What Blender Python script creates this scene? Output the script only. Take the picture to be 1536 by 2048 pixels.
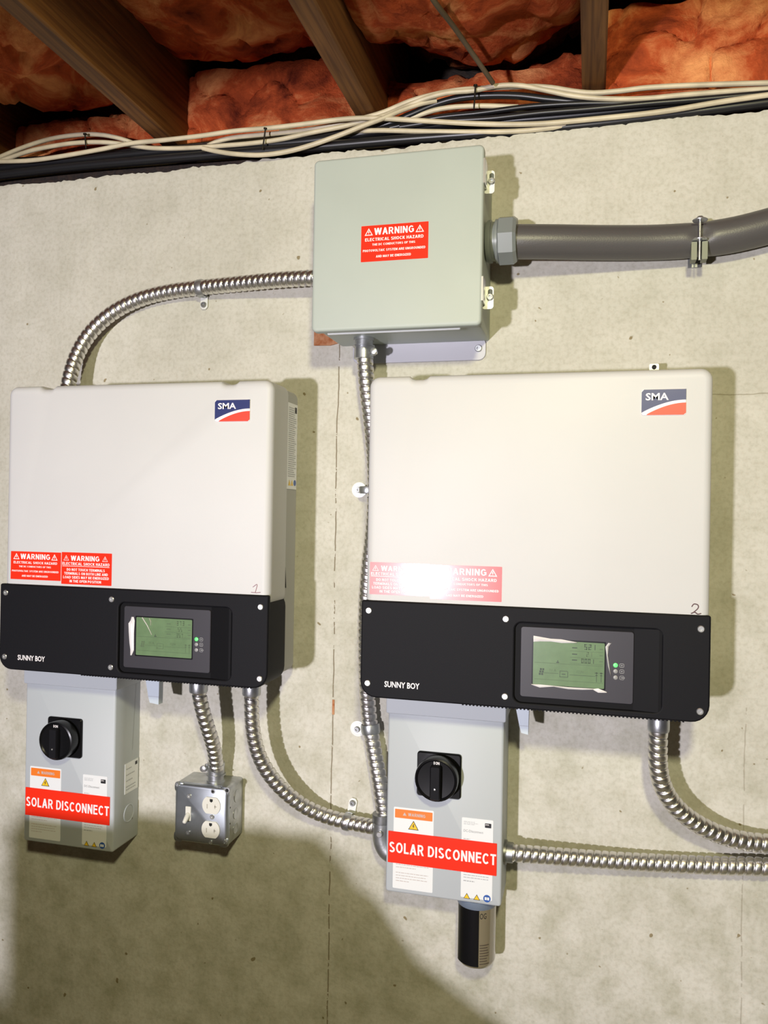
import bpy, bmesh, math, random
from mathutils import Vector, Matrix, noise
random.seed(7)
PI = math.pi
S = bpy.context.scene
C = S.collection
for o in list(bpy.data.objects): bpy.data.objects.remove(o)

# ------------------------------------------------------------------ camera
Z0 = 1.0                                   # height of the survey origin above the floor
CAM = Vector((0.9514, -1.3324, 0.46 + Z0)); YAW, PITCH, ROLL, FPX = -0.2537, 0.0016, 0.0173, 1594.06
def cam_axes():
    cy, sy, cp, sp, cr, sr = math.cos(YAW), math.sin(YAW), math.cos(PITCH), math.sin(PITCH), math.cos(ROLL), math.sin(ROLL)
    f = Vector((sy*cp, cy*cp, sp)); r = Vector((cy, -sy, 0)); u = r.cross(f)
    return cr*r + sr*u, -sr*r + cr*u, f
CR, CU, CF = cam_axes()
cd = bpy.data.cameras.new('camera'); cam = bpy.data.objects.new('camera', cd); C.objects.link(cam)
cd.sensor_fit = 'VERTICAL'; cd.sensor_height = 36; cd.sensor_width = 27; cd.lens = FPX/2048*36
cd.clip_start = .02
m = Matrix((CR, CU, -CF)).transposed().to_4x4(); m.translation = CAM; cam.matrix_world = m
S.camera = cam
def at(px, py, dep=0.0):
    """measured point: where the sight line of a photo pixel meets the plane 'dep' metres in front of the wall"""
    d = CF + CR*((px-768)/FPX) - CU*((py-1024)/FPX)
    return CAM + d*((-dep-CAM.y)/d.y)

# ------------------------------------------------------------------ light
S.view_settings.view_transform = 'Standard'; S.view_settings.look = 'None'
S.view_settings.gamma = 1; S.view_settings.use_curve_mapping = False
S.view_settings.exposure = 0.0
w = bpy.data.worlds.new('world'); S.world = w; w.use_nodes = True
w.node_tree.nodes['Background'].inputs[0].default_value = (.75, .8, 1, 1)
w.node_tree.nodes['Background'].inputs[1].default_value = .02
def area_light(name, loc, target, size, power, col, spread=PI):
    l = bpy.data.lights.new(name, 'AREA'); l.shape = 'DISK'; l.size = size; l.energy = power; l.color = col; l.spread = spread
    o = bpy.data.objects.new(name, l); C.objects.link(o); o.location = loc
    o.rotation_euler = (Vector(target)-Vector(loc)).to_track_quat('-Z', 'Y').to_euler(); return o
LB = Vector((0.17, -2.85, 0.15+Z0))
sl = bpy.data.lights.new('shaded_lamp', 'SPOT'); sl.energy = 280; sl.color = (.96, .915, 1.0); sl.shadow_soft_size = .048
sl.spot_size = math.radians(36.6); sl.spot_blend = .12
so = bpy.data.objects.new('shaded_lamp', sl); C.objects.link(so); so.location = LB; so.scale = (2, 1, 1)
so.rotation_euler = (Vector((.55, 0, .33+Z0))-LB).to_track_quat('-Z', 'Y').to_euler()
LA = Vector((1.12, -1.70, 1.10+Z0))
area_light('ceiling_bulb', LA, (.7, 0, .0+Z0), .13, 19, (.99, .94, .56))

# ------------------------------------------------------------------ materials
MT = {}
def mat(name, col, rough=.5, metal=0, var=0, vscale=30, bump=0, bscale=200, coat=0, col2=None, spec=.5, aniso=0):
    if name in MT: return MT[name]
    m = bpy.data.materials.new(name); m.use_nodes = True; nt = m.node_tree; b = nt.nodes['Principled BSDF']
    b.inputs['Roughness'].default_value = rough; b.inputs['Metallic'].default_value = metal
    b.inputs['Specular IOR Level'].default_value = spec
    b.inputs['Coat Weight'].default_value = coat; b.inputs['Coat Roughness'].default_value = .08
    tc = nt.nodes.new('ShaderNodeTexCoord')
    if var or col2:
        n = nt.nodes.new('ShaderNodeTexNoise'); n.inputs['Scale'].default_value = vscale; n.inputs['Detail'].default_value = 5
        nt.links.new(tc.outputs['Object'], n.inputs['Vector'])
        r = nt.nodes.new('ShaderNodeValToRGB'); c2 = col2 or tuple(c*(1-var) for c in col)
        r.color_ramp.elements[0].position = .35; r.color_ramp.elements[1].position = .65
        r.color_ramp.elements[0].color = (*c2, 1); r.color_ramp.elements[1].color = (*col, 1)
        nt.links.new(n.outputs['Fac'], r.inputs['Fac']); nt.links.new(r.outputs['Color'], b.inputs['Base Color'])
    else: b.inputs['Base Color'].default_value = (*col, 1)
    if bump:
        n = nt.nodes.new('ShaderNodeTexNoise'); n.inputs['Scale'].default_value = bscale; n.inputs['Detail'].default_value = 3
        nt.links.new(tc.outputs['Object'], n.inputs['Vector'])
        bp = nt.nodes.new('ShaderNodeBump'); bp.inputs['Strength'].default_value = bump; bp.inputs['Distance'].default_value = .002
        nt.links.new(n.outputs['Fac'], bp.inputs['Height']); nt.links.new(bp.outputs['Normal'], b.inputs['Normal'])
    MT[name] = m; return m
def emit(name, col, strength):
    m = mat(name, col, .4); b = m.node_tree.nodes['Principled BSDF']
    b.inputs['Emission Color'].default_value = (*col, 1); b.inputs['Emission Strength'].default_value = strength; return m

hood_m   = mat('pale grey powder coat', (.60, .60, .605), .5, bump=.05, bscale=900, var=.03, vscale=6)
rear_m   = mat('grey cast housing', (.40, .40, .37), .5, bump=.08, bscale=700)
black_m  = mat('black textured plastic', (.006, .006, .008), .6, bump=.12, bscale=1200, spec=.16)
gloss_black = mat('black glossy plastic', (.005, .005, .006), .3, spec=.3)
panel_m  = mat('dark grey display panel', (.030, .028, .036), .45, spec=.4)
lcd_m    = mat('green lcd glass', (.145, .23, .12), .25, var=.12, vscale=60, coat=.3)
ink_m    = mat('dark lcd ink', (.03, .05, .03), .5)
dim_ink  = mat('faint lcd ink', (.08, .13, .06), .5)
box_m    = mat('grey green enamel', (.42, .465, .43), .5, bump=.04, bscale=900, var=.04, vscale=8)
disc_m   = mat('light grey enamel', (.47, .505, .53), .5, bump=.03, bscale=900)
galv_m   = mat('galvanised steel', (.56, .58, .60), .36, .85, var=.3, vscale=45, bump=.05, bscale=300)
dgalv_m  = mat('dull galvanised steel', (.40, .41, .41), .38, .9, var=.35, vscale=60)
plate_m  = mat('stamped zinc plate', (.50, .54, .58), .33, .88, var=.25, vscale=25)
flex_m   = mat('spiral steel strip', (.78, .765, .75), .34, 1, var=.15, vscale=90)
zinc_m   = mat('bright zinc', (.72, .73, .74), .3, .85)
tabm     = mat('white zinc tab', (.75, .76, .72), .45, .3)
liquid_m = mat('grey flexible pvc', (.085, .08, .08), .38, bump=.1, bscale=500)
pvc_m    = mat('grey pvc fitting', (.20, .22, .22), .35)
red_m    = mat('red vinyl label', (.88, .030, .010), .30, coat=.22, spec=.35)
white_m  = mat('white print', (.88, .84, .85), .45)
paper_m  = mat('white sticker', (.80, .82, .83), .4, coat=.3)
grey_ink = mat('grey fine print', (.42, .43, .45), .5)
navy_m   = mat('navy print', (.012, .022, .13), .4)
orange_m = mat('orange print', (.85, .20, .02), .4)
yellow_m = mat('yellow print', (.85, .55, .02), .4)
blue_m   = mat('blue print', (.03, .10, .38), .4)
blackp   = mat('black print', (.01, .01, .012), .5)
marker_r = mat('faded marker ink', (.38, .23, .27), .6)
marker_b = mat('brown marker ink', (.10, .045, .05), .6)
ivory_m  = mat('ivory plastic', (.74, .73, .66), .35)
dark_m   = mat('dark slot', (.008, .008, .008), .8)
film_m   = mat('peeling film painted glint', (.80, .78, .80), .12, coat=1)
cable_w  = mat('cream cable jacket', (.66, .58, .42), .42, var=.25, vscale=25)
cable_k  = mat('black cable jacket', (.012, .012, .014), .35)
nail_m   = mat('dark nail', (.03, .025, .022), .4, .8)
led_g    = emit('green led', (.08, .9, .12), 1.6)
led_o    = mat('unlit led', (.28, .28, .28), .4)
rust_m   = mat('rusty scrap', (.34, .10, .025), .8, col2=(.55, .30, .16), vscale=70)
clear_m  = mat('smoked tube', (.20, .17, .11), .14, coat=1, spec=.8)

def wood(name, a, b):
    m = mat(name, a, .7); nt = m.node_tree; bs = nt.nodes['Principled BSDF']
    tc = nt.nodes.new('ShaderNodeTexCoord'); mp = nt.nodes.new('ShaderNodeMapping'); mp.inputs['Scale'].default_value = (26, 1.2, 26)
    n = nt.nodes.new('ShaderNodeTexNoise'); n.inputs['Scale'].default_value = 3; n.inputs['Detail'].default_value = 6; n.inputs['Distortion'].default_value = 1.2
    r = nt.nodes.new('ShaderNodeValToRGB'); r.color_ramp.elements[0].color = (*b, 1); r.color_ramp.elements[1].color = (*a, 1)
    r.color_ramp.elements[0].position = .38; r.color_ramp.elements[1].position = .62
    L = nt.links.new; L(tc.outputs['Object'], mp.inputs['Vector']); L(mp.outputs['Vector'], n.inputs['Vector']); L(n.outputs['Fac'], r.inputs['Fac']); L(r.outputs['Color'], bs.inputs['Base Color'])
    bp = nt.nodes.new('ShaderNodeBump'); bp.inputs['Strength'].default_value = .4; bp.inputs['Distance'].default_value = .003
    L(n.outputs['Fac'], bp.inputs['Height']); L(bp.outputs['Normal'], bs.inputs['Normal']); return m
wood_m = wood('rough joist timber', (.20, .082, .018), (.10, .036, .007))
sill_m = wood('dark sill timber', (.035, .02, .012), (.015, .01, .008))

def insul():
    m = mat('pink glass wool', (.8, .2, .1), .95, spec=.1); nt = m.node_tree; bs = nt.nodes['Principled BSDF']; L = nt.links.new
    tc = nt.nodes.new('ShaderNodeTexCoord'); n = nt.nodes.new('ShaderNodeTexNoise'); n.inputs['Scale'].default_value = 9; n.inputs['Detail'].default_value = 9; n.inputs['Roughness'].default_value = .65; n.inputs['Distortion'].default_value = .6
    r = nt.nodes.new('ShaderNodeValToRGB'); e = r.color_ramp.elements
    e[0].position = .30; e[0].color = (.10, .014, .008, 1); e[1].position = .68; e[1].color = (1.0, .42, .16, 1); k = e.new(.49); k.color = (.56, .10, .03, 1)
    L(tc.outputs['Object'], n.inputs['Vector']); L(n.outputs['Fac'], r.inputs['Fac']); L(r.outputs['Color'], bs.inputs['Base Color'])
    n2 = nt.nodes.new('ShaderNodeTexNoise'); n2.inputs['Scale'].default_value = 75; n2.inputs['Detail'].default_value = 9; n2.inputs['Roughness'].default_value = .7
    L(tc.outputs['Object'], n2.inputs['Vector'])
    bp = nt.nodes.new('ShaderNodeBump'); bp.inputs['Strength'].default_value = .9; bp.inputs['Distance'].default_value = .008
    L(n2.outputs['Fac'], bp.inputs['Height']); L(bp.outputs['Normal'], bs.inputs['Normal']); return m
insul_m = insul()

def concrete(name, seams=True):
    m = mat(name, (.5, .48, .4), .85, spec=.2); nt = m.node_tree; bs = nt.nodes['Principled BSDF']; L = nt.links.new; N = nt.nodes.new
    tc = N('ShaderNodeTexCoord'); P = tc.outputs['Object']
    def nz(scale, det=6, rough=.55, dist=0, vec=P):
        n = N('ShaderNodeTexNoise'); n.inputs['Scale'].default_value = scale; n.inputs['Detail'].default_value = det; n.inputs['Roughness'].default_value = rough; n.inputs['Distortion'].default_value = dist
        L(vec, n.inputs['Vector']); return n.outputs['Fac']
    def ramp(fac, stops):
        r = N('ShaderNodeValToRGB'); e = r.color_ramp.elements
        e[0].position, e[0].color = stops[0][0], (*stops[0][1], 1); e[1].position, e[1].color = stops[-1][0], (*stops[-1][1], 1)
        for p, c in stops[1:-1]: k = e.new(p); k.color = (*c, 1)
        L(fac, r.inputs['Fac']); return r.outputs['Color']
    def mix(kind, fac, a, b):
        x = N('ShaderNodeMix'); x.data_type = 'RGBA'; x.blend_type = kind
        if isinstance(fac, (int, float)): x.inputs[0].default_value = fac
        else: L(fac, x.inputs[0])
        L(a, x.inputs[6])
        if isinstance(b, tuple): x.inputs[7].default_value = (*b, 1)
        else: L(b, x.inputs[7])
        return x.outputs[2]
    base = ramp(nz(2.6, 7, .6, .3), [(.28, (.52, .505, .44)), (.52, (.60, .583, .518)), (.74, (.66, .643, .578))])
    mott = ramp(nz(17, 8, .62), [(.33, (.70, .70, .62)), (.58, (1, 1, 1)), (.72, (1.0, 1.0, 1.0))])
    sp0 = N('ShaderNodeSeparateXYZ'); L(P, sp0.inputs[0]); mr = N('ShaderNodeMapRange'); L(sp0.outputs[2], mr.inputs[0])
    mr.inputs[1].default_value = .5; mr.inputs[2].default_value = 1.7; mr.inputs[3].default_value = 1.0; mr.inputs[4].default_value = .3
    c = mix('MULTIPLY', mr.outputs[0], base, mott)
    fine = ramp(nz(140, 4, .6), [(.30, (.74, .73, .68)), (.55, (1, 1, 1)), (.9, (1, 1, 1))])
    c = mix('MULTIPLY', .55, c, fine)
    pits = ramp(nz(62, 1.5, .4), [(.0, (.42, .34, .20)), (.235, (.42, .34, .20)), (.26, (1, 1, 1)), (1, (1, 1, 1))])
    c = mix('MULTIPLY', .9, c, pits)
    # darker lower half of the pour (dirt with a shape of its own)
    if seams:
        sep = N('ShaderNodeSeparateXYZ'); L(P, sep.inputs[0])
        def mth(op, a, b=None):
            x = N('ShaderNodeMath'); x.operation = op
            for i, v in enumerate((a, b)):
                if v is None: continue
                if isinstance(v, (int, float)): x.inputs[i].default_value = v
                else: L(v, x.inputs[i])
            return x.outputs[0]
        wob = mth('MULTIPLY', mth('SUBTRACT', nz(9, 4), .5), .010)
        for sx, wd, z0, z1, s in ((.519, .0011, -9, .76+Z0, .8), (1.188, .0010, -9, .17+Z0, .35)):
            d = mth('ABSOLUTE', mth('SUBTRACT', mth('ADD', sep.outputs[0], wob), sx))
            k = mth('MULTIPLY', mth('LESS_THAN', d, wd), mth('LESS_THAN', sep.outputs[2], z1))
            k = mth('MULTIPLY', k, mth('GREATER_THAN', nz(45, 3), .43)); k = mth('MULTIPLY', k, s)
            c = mix('MIX', k, c, (.17, .13, .075))
        d = mth('ABSOLUTE', mth('SUBTRACT', mth('ADD', sep.outputs[2], mth('MULTIPLY', wob, 2)), .655+Z0))
        k = mth('MULTIPLY', mth('LESS_THAN', d, .0008), mth('GREATER_THAN', sep.outputs[0], 1.13)); c = mix('MIX', mth('MULTIPLY', k, .5), c, (.2, .17, .1))
    L(c, bs.inputs['Base Color'])
    bp = N('ShaderNodeBump'); bp.inputs['Strength'].default_value = .35; bp.inputs['Distance'].default_value = .004
    L(nz(60, 8, .6), bp.inputs['Height']); L(bp.outputs['Normal'], bs.inputs['Normal']); return m
conc_m = concrete('poured concrete')
conc2_m = concrete('plain concrete', False)

# ------------------------------------------------------------------ helpers
def tag(o, label, cat, group=None):
    o['label'] = label; o['category'] = cat
    if group: o['group'] = group
    return o
def thing(name, loc, label, cat, group=None):
    o = bpy.data.objects.new(name, None); C.objects.link(o); o.location = loc; o.empty_display_size = .05
    return tag(o, label, cat, group)
def finish(name, me, m, parent=None, smooth=40, label=None):
    o = bpy.data.objects.new(name, me); C.objects.link(o)
    if not me.materials: me.materials.append(m)
    if smooth:
        me.polygons.foreach_set('use_smooth', [True]*len(me.polygons)); me.set_sharp_from_angle(angle=math.radians(smooth))
    if parent: o.parent = parent
    if label: o['label'] = label
    me.update(); return o
class MB:
    def __init__(s): s.v = []; s.f = []
    def add(s, vs, fs):
        n = len(s.v); s.v += [tuple(v) for v in vs]; s.f += [tuple(i+n for i in f) for f in fs]; return s
    def box(s, x0, x1, y0, y1, z0, z1):
        return s.add([(x, y, z) for x in (x0, x1) for y in (y0, y1) for z in (z0, z1)],
                     [(0,1,3,2), (4,6,7,5), (0,4,5,1), (2,3,7,6), (0,2,6,4), (1,5,7,3)])
    def loft(s, x0, x1, z0, z1, r, prof, notch=(), seg=5):
        """rounded rectangle in xz, profile of (inset, y) front to back"""
        rings = []
        for ins, y in prof:
            a, b, c, d = x0+ins, x1-ins, z0+ins, z1-ins; rr = max(r-ins, .0005); pts = []
            for cx, cz, a0 in ((b-rr, d-rr, 0), (a+rr, d-rr, 90), (a+rr, c+rr, 180), (b-rr, c+rr, 270)):
                for k in range(seg+1):
                    t = math.radians(a0+90*k/seg); pts.append((cx+rr*math.cos(t), y, cz+rr*math.sin(t)))
                if a0 == 0:
                    for nx in sorted(notch, reverse=True):
                        for dx, dz in ((.016, 0), (.011, -.004), (.006, -.0055), (-.006, -.0055), (-.011, -.004), (-.016, 0)): pts.append((nx+dx, y, d+dz))
            rings.append(pts)
        n = len(rings[0]); vs = [p for q in rings for p in q]; fs = []
        for i in range(len(rings)-1):
            for k in range(n):
                k2 = (k+1) % n; fs.append((i*n+k, (i+1)*n+k, (i+1)*n+k2, i*n+k2))
        fs.append(tuple(range(n))); fs.append(tuple(range((len(rings)-1)*n, len(rings)*n))[::-1])
        return s.add(vs, fs)
    def lathe(s, o, ax, prof, seg=24, caps=True):
        """prof: (distance along axis, radius)"""
        o = Vector(o); ax = Vector(ax).normalized(); u = ax.orthogonal().normalized(); w_ = ax.cross(u); vs = []; fs = []
        for d, r in prof:
            for k in range(seg):
                t = 2*PI*k/seg; vs.append(o+ax*d+(u*math.cos(t)+w_*math.sin(t))*r)
        for i in range(len(prof)-1):
            for k in range(seg):
                k2 = (k+1) % seg; fs.append((i*seg+k, i*seg+k2, (i+1)*seg+k2, (i+1)*seg+k))
        if caps: fs.append(tuple(range(seg))[::-1]); fs.append(tuple(range((len(prof)-1)*seg, len(prof)*seg)))
        return s.add(vs, fs)
    def poly(s, pts, y0, y1):
        n = len(pts); return s.add([(x, y0, z) for x, z in pts]+[(x, y1, z) for x, z in pts],
            [tuple(range(n)), tuple(range(n, 2*n))[::-1]]+[(k, n+k, n+(k+1) % n, (k+1) % n) for k in range(n)])
    def tube(s, pts, r, seg=12, corr=None, ph=0):
        """sweep along a dense path; corr = (pitch, amplitude) makes helical ridges"""
        vs = []; fs = []; n = len(pts); u = None; L = 0
        for i in range(n):
            t = (pts[min(i+1, n-1)]-pts[max(i-1, 0)]).normalized()
            if u is None: u = t.cross(Vector((0, 1, .013))).normalized()
            u = (u-t*u.dot(t)).normalized(); w_ = t.cross(u)
            if i: L += (pts[i]-pts[i-1]).length
            for k in range(seg):
                a = 2*PI*k/seg; rr = r
                if corr:
                    x = (L/corr[0]+a/(2*PI)+ph) % 1.0; rr = r-.0006+.0006*math.sin(PI*x) - (corr[1]*(1-abs(x-.12)/.12) if x < .24 else 0)
                vs.append(pts[i]+(u*math.cos(a)+w_*math.sin(a))*rr)
        for i in range(n-1):
            for k in range(seg):
                k2 = (k+1) % seg; fs.append((i*seg+k, (i+1)*seg+k, (i+1)*seg+k2, i*seg+k2))
        fs.append(tuple(range(seg))); fs.append(tuple(range((n-1)*seg, n*seg))[::-1])
        return s.add(vs, fs)
    def xf(s, M, start=0):
        for i in range(start, len(s.v)): s.v[i] = tuple(M @ Vector(s.v[i]))
        return s
    def build(s, name, m, parent=None, smooth=40, label=None):
        me = bpy.data.meshes.new(name); me.from_pydata(s.v, [], s.f)
        bm = bmesh.new(); bm.from_mesh(me); bmesh.ops.recalc_face_normals(bm, faces=bm.faces); bm.to_mesh(me); bm.free()
        return finish(name, me, m, parent, smooth, label)
def spline(ctrl, step):
    """Catmull-Rom through the control points, resampled at equal steps"""
    P = [ctrl[0]*2-ctrl[1]]+list(ctrl)+[ctrl[-1]*2-ctrl[-2]]; dense = []
    for i in range(1, len(P)-2):
        a, b, c, d = P[i-1:i+3]
        for k in range(24):
            t = k/24; dense.append(.5*((2*b)+(c-a)*t+(2*a-5*b+4*c-d)*t*t+(3*b-a-3*c+d)*t**3))
    dense.append(P[-2]); out = [dense[0]]; acc = 0
    for i in range(1, len(dense)):
        seg = (dense[i]-dense[i-1]).length; p = dense[i-1]
        while acc+seg >= step:
            q = p.lerp(dense[i], (step-acc)/seg); out.append(q); seg = (dense[i]-q).length; p = q; acc = 0
        acc += seg
    return out
def smoothed(ctrl, n=3):
    for _ in range(n):
        ctrl = [ctrl[0]]+[(ctrl[i-1]+ctrl[i]*2+ctrl[i+1])/4 for i in range(1, len(ctrl)-1)]+[ctrl[-1]]
    return ctrl
def text_geo(mb, s, x0, z0, x1, z1, y, bold=.0):
    """flat lettering filled into a rectangle of the xz plane facing -y"""
    cu = bpy.data.curves.new('t', 'FONT'); cu.body = s; cu.size = 1; cu.resolution_u = 2; cu.offset = bold
    ob = bpy.data.objects.new('t', cu); me = bpy.data.meshes.new_from_object(ob)
    vs = [v.co.copy() for v in me.vertices]; fs = [tuple(p.vertices) for p in me.polygons]
    bpy.data.objects.remove(ob); bpy.data.curves.remove(cu); bpy.data.meshes.remove(me)
    ax, bx = min(v.x for v in vs), max(v.x for v in vs); ay, by = min(v.y for v in vs), max(v.y for v in vs)
    sx = (x1-x0)/(bx-ax); sz = (z1-z0)/(by-ay) if by-ay > 1e-6 else sx
    mb.add([(x0+(v.x-ax)*sx, y, z0+(v.y-ay)*sz) for v in vs], fs)
TH = .195
def _glyphs():
    R = lambda a, b, c, d: ('R', a, b, c, d)
    D = lambda a, b, c, d: ('D', a, b, c, d)
    A = lambda cx, cz, rx, rz, a0, a1: ('A', cx, cz, rx, rz, a0, a1)
    t = TH; G = {}
    G['A'] = (.74, [D(.09, 0, .37, 1), D(.65, 0, .37, 1), R(.2, .54, .24, .24+t*.85)])
    G['B'] = (.66, [R(0, t, 0, 1), R(t, .40, 0, t*.85), R(t, .40, 1-t*.85, 1), R(t, .42, .46, .46+t*.8), A(.38, .27, .28, .27, -90, 90), A(.37, .75, .25, .25, -90, 90)])
    G['C'] = (.72, [A(.38, .5, .38, .5, 42, 318)])
    G['D'] = (.70, [R(0, t, 0, 1), R(t, .32, 0, t*.9), R(t, .32, 1-t*.9, 1), A(.32, .5, .38, .5, -90, 90)])
    G['E'] = (.60, [R(0, t, 0, 1), R(t, .60, 0, t*.9), R(t, .60, 1-t*.9, 1), R(t, .55, .46, .46+t*.85)])
    G['F'] = (.58, [R(0, t, 0, 1), R(t, .58, 1-t*.9, 1), R(t, .52, .45, .45+t*.85)])
    G['G'] = (.76, [A(.38, .5, .38, .5, 42, 322), R(.42, .74, .40, .40+t*.85), R(.74-t, .74, .12, .5)])
    G['H'] = (.68, [R(0, t, 0, 1), R(.68-t, .68, 0, 1), R(t, .68-t, .44, .44+t*.9)])
    G['I'] = (t, [R(0, t, 0, 1)])
    G['K'] = (.70, [R(0, t, 0, 1), D(.13, .36, .58, 1), D(.60, 0, .30, .62)])
    G['L'] = (.56, [R(0, t, 0, 1), R(t, .56, 0, t*.9)])
    G['M'] = (.82, [R(0, t, 0, 1), R(.82-t, .82, 0, 1), D(.41, .1, .1, 1), D(.41, .1, .72, 1)])
    G['N'] = (.68, [R(0, t, 0, 1), R(.68-t, .68, 0, 1), D(.59, 0, .09, 1)])
    G['O'] = (.78, [A(.39, .5, .39, .5, 0, 360)])
    G['P'] = (.64, [R(0, t, 0, 1), R(t, .36, 1-t*.85, 1), R(t, .36, .38, .38+t*.85), A(.36, .69, .28, .31, -90, 90)])
    G['R'] = (.70, [R(0, t, 0, 1), R(t, .38, 1-t*.85, 1), R(t, .38, .40, .40+t*.85), A(.38, .70, .27, .30, -90, 90), D(.61, 0, .37, .46)])
    G['S'] = (.66, [A(.33, .735, .29, .265, 25, 270), A(.33, .27, .33, .27, -155, 90)])
    G['T'] = (.62, [R(.31-t/2, .31+t/2, 0, 1), R(0, .62, 1-t*.9, 1)])
    G['U'] = (.68, [R(0, t, .34, 1), R(.68-t, .68, .34, 1), A(.34, .34, .34, .34, 180, 360)])
    G['V'] = (.70, [D(.35, 0, .08, 1), D(.35, 0, .62, 1)])
    G['W'] = (1.02, [D(.27, 0, .08, 1), D(.27, 0, .51, 1), D(.75, 0, .51, 1), D(.75, 0, .94, 1)])
    G['Y'] = (.70, [R(.35-t/2, .35+t/2, 0, .44), D(.35, .40, .09, 1), D(.35, .40, .61, 1)])
    G['Z'] = (.64, [R(.02, .62, 1-t*.9, 1), R(0, .64, 0, t*.9), D(.12, t*.5, .50, 1-t*.5)])
    return G
GLYPH = _glyphs()
def sign_text(mb, s, x0, z0, x1, z1, y):
    """bold grotesque capitals built from bars, slants and arcs"""
    k_ = [0]
    tot = sum((.34 if ch == ' ' else GLYPH[ch][0]+.13) for ch in s)-.13
    sx = (x1-x0)/tot; sz = z1-z0; cx = 0; P = lambda a, b: (x0+(cx+a)*sx, y-k_[0]*2.5e-5, z0+b*sz)
    for ch in s:
        if ch == ' ': cx += .34; continue
        wd, pr = GLYPH[ch]
        for g in pr:
            k_[0] = (k_[0]+1) % 8
            if g[0] == 'R': mb.add([P(g[1], g[3]), P(g[2], g[3]), P(g[2], g[4]), P(g[1], g[4])], [(0, 1, 2, 3)])
            elif g[0] == 'D':
                h = TH*.56; q = [(g[1]-h, g[2]), (g[1]+h, g[2]), (g[3]+h, g[4]), (g[3]-h, g[4])]; mb.add([P(*k) for k in q], [(0, 1, 2, 3)])
            else:
                _, ax, az, rx, rz, a0, a1 = g; n = 14 if a1-a0 > 200 else 8; vs = []
                for k in range(n+1):
                    a = math.radians(a0+(a1-a0)*k/n); vs += [P(ax+rx*math.cos(a), az+rz*math.sin(a)), P(ax+(rx-TH)*math.cos(a), az+(rz-TH*.9)*math.sin(a))]
                mb.add(vs, [(2*k, 2*k+2, 2*k+3, 2*k+1) for k in range(n)])
        cx += wd+.13
def bars(mb, x0, x1, z0, z1, y, rows, fill=.35, frac=None):
    """rows of broken strokes: print too fine to read"""
    h = (z1-z0)/rows
    for i in range(rows):
        z = z1-h*(i+.5); x = x0; end = x0+(x1-x0)*(frac[i] if frac else random.uniform(.7, 1))
        while x < end:
            wd = random.uniform(.002, .006); e = min(x+wd, end)
            mb.add([(x, y, z-h*fill/2), (e, y, z-h*fill/2), (e, y, z+h*fill/2), (x, y, z+h*fill/2)], [(0, 1, 2, 3)]); x = e+.0009
def quad(mb, x0, x1, z0, z1, y): mb.add([(x0, y, z0), (x1, y, z0), (x1, y, z1), (x0, y, z1)], [(0, 1, 2, 3)])
def tri_sign(mb, cx, cz, s, y, solid=False, bolt=True, t=.13):
    """warning triangle: outline (or solid) with a bolt"""
    o = [(cx-s, cz-s*.8), (cx+s, cz-s*.8), (cx, cz+s*.9)]
    if solid: mb.add([(x, y, z) for x, z in o], [(0, 1, 2)])
    else:
        i = [(cx+(x-cx)*(1-2.4*t), cz-s*.2+(z-cz+s*.2)*(1-2.4*t)) for x, z in o]
        mb.add([(x, y, z) for x, z in o+i], [(0, 1, 4, 3), (1, 2, 5, 4), (2, 0, 3, 5)])
    if bolt:
        b = [(.05, .35), (-.22, -.12), (-.02, -.12), (-.12, -.6), (.2, -.02), (.02, -.02), (.18, .35)]
        mb.add([(cx+a*s, y-.0001, cz+c*s) for a, c in b], [tuple(range(7))])
def screw(name, c, r, parent, ax=(0, -1, 0), m=None, h=.002, label=None):
    mb = MB().lathe(c, ax, [(-.001, r), (h*.5, r), (h, r*.8), (h, r*.42), (h*.35, r*.36), (h*.35, .0002)], 16)
    return mb.build(name, m or zinc_m, parent, 30, label)
def rect(p, q, dep, loc):
    a, b = at(*p, dep)-Vector(loc), at(*q, dep)-Vector(loc)
    return min(a.x, b.x), max(a.x, b.x), min(a.z, b.z), max(a.z, b.z)

# ------------------------------------------------------------------ setting
WT = 1.094+Z0
def make_wall():
    xs = [-3.0, -1.5, -.6]+[-.3+.006*i for i in range(285)]+[1.7, 2.4, 3.4]; mb = MB(); vs = []
    for x in xs:
        n1 = noise.noise(Vector((x*9, 3, 0)))*.006+noise.noise(Vector((x*55, 1, 0)))*.0045+noise.noise(Vector((x*160, 5, 0)))*.0022
        z = WT+n1
        vs += [(x, 0, 0), (x, 0, z-.012), (x, .0035+.004*abs(noise.noise(Vector((x*80, 9, 0)))), z), (x, .22, z), (x, .22, 0)]
    n = len(xs); fs = []
    for i in range(n-1):
        for k in range(4): fs.append((i*5+k, (i+1)*5+k, (i+1)*5+k+1, i*5+k+1))
    mb.add(vs, fs); o = mb.build('wall_back', conc_m, None, 50); o['kind'] = 'structure'; return o
wall = make_wall()
def struct(name, mb, m):
    o = mb.build(name, m, None, 0); o['kind'] = 'structure'; return o
struct('floor', MB().box(-3, 3.4, -3.4, .22, -.1, 0), conc2_m)
plainw = mat('painted block wall', (.24, .235, .22), .8, var=.2, vscale=3)
struct('wall_left', MB().box(-3.1, -3, -3.4, .22, 0, 2.45), plainw)
struct('wall_right', MB().box(3.4, 3.5, -3.4, .22, 0, 2.45), plainw)
struct('wall_front', MB().box(-3, 3.4, -3.5, -3.4, 0, 2.45), plainw)
subfloor_m = wood('subfloor boards', (.16, .09, .04), (.10, .05, .02))
struct('ceiling', MB().box(-3.1, 3.5, -3.5, .42, 2.45, 2.5), subfloor_m)
struct('trim_1', MB().box(-3, 3.4, .05, .22, WT+.008, 1.163+Z0), sill_m)        # sill plate on the wall
struct('trim_2', MB().box(-3, 3.4, .28, .32, WT, 2.45), sill_m)                # rim board
p = at(667, 1414)
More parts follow.
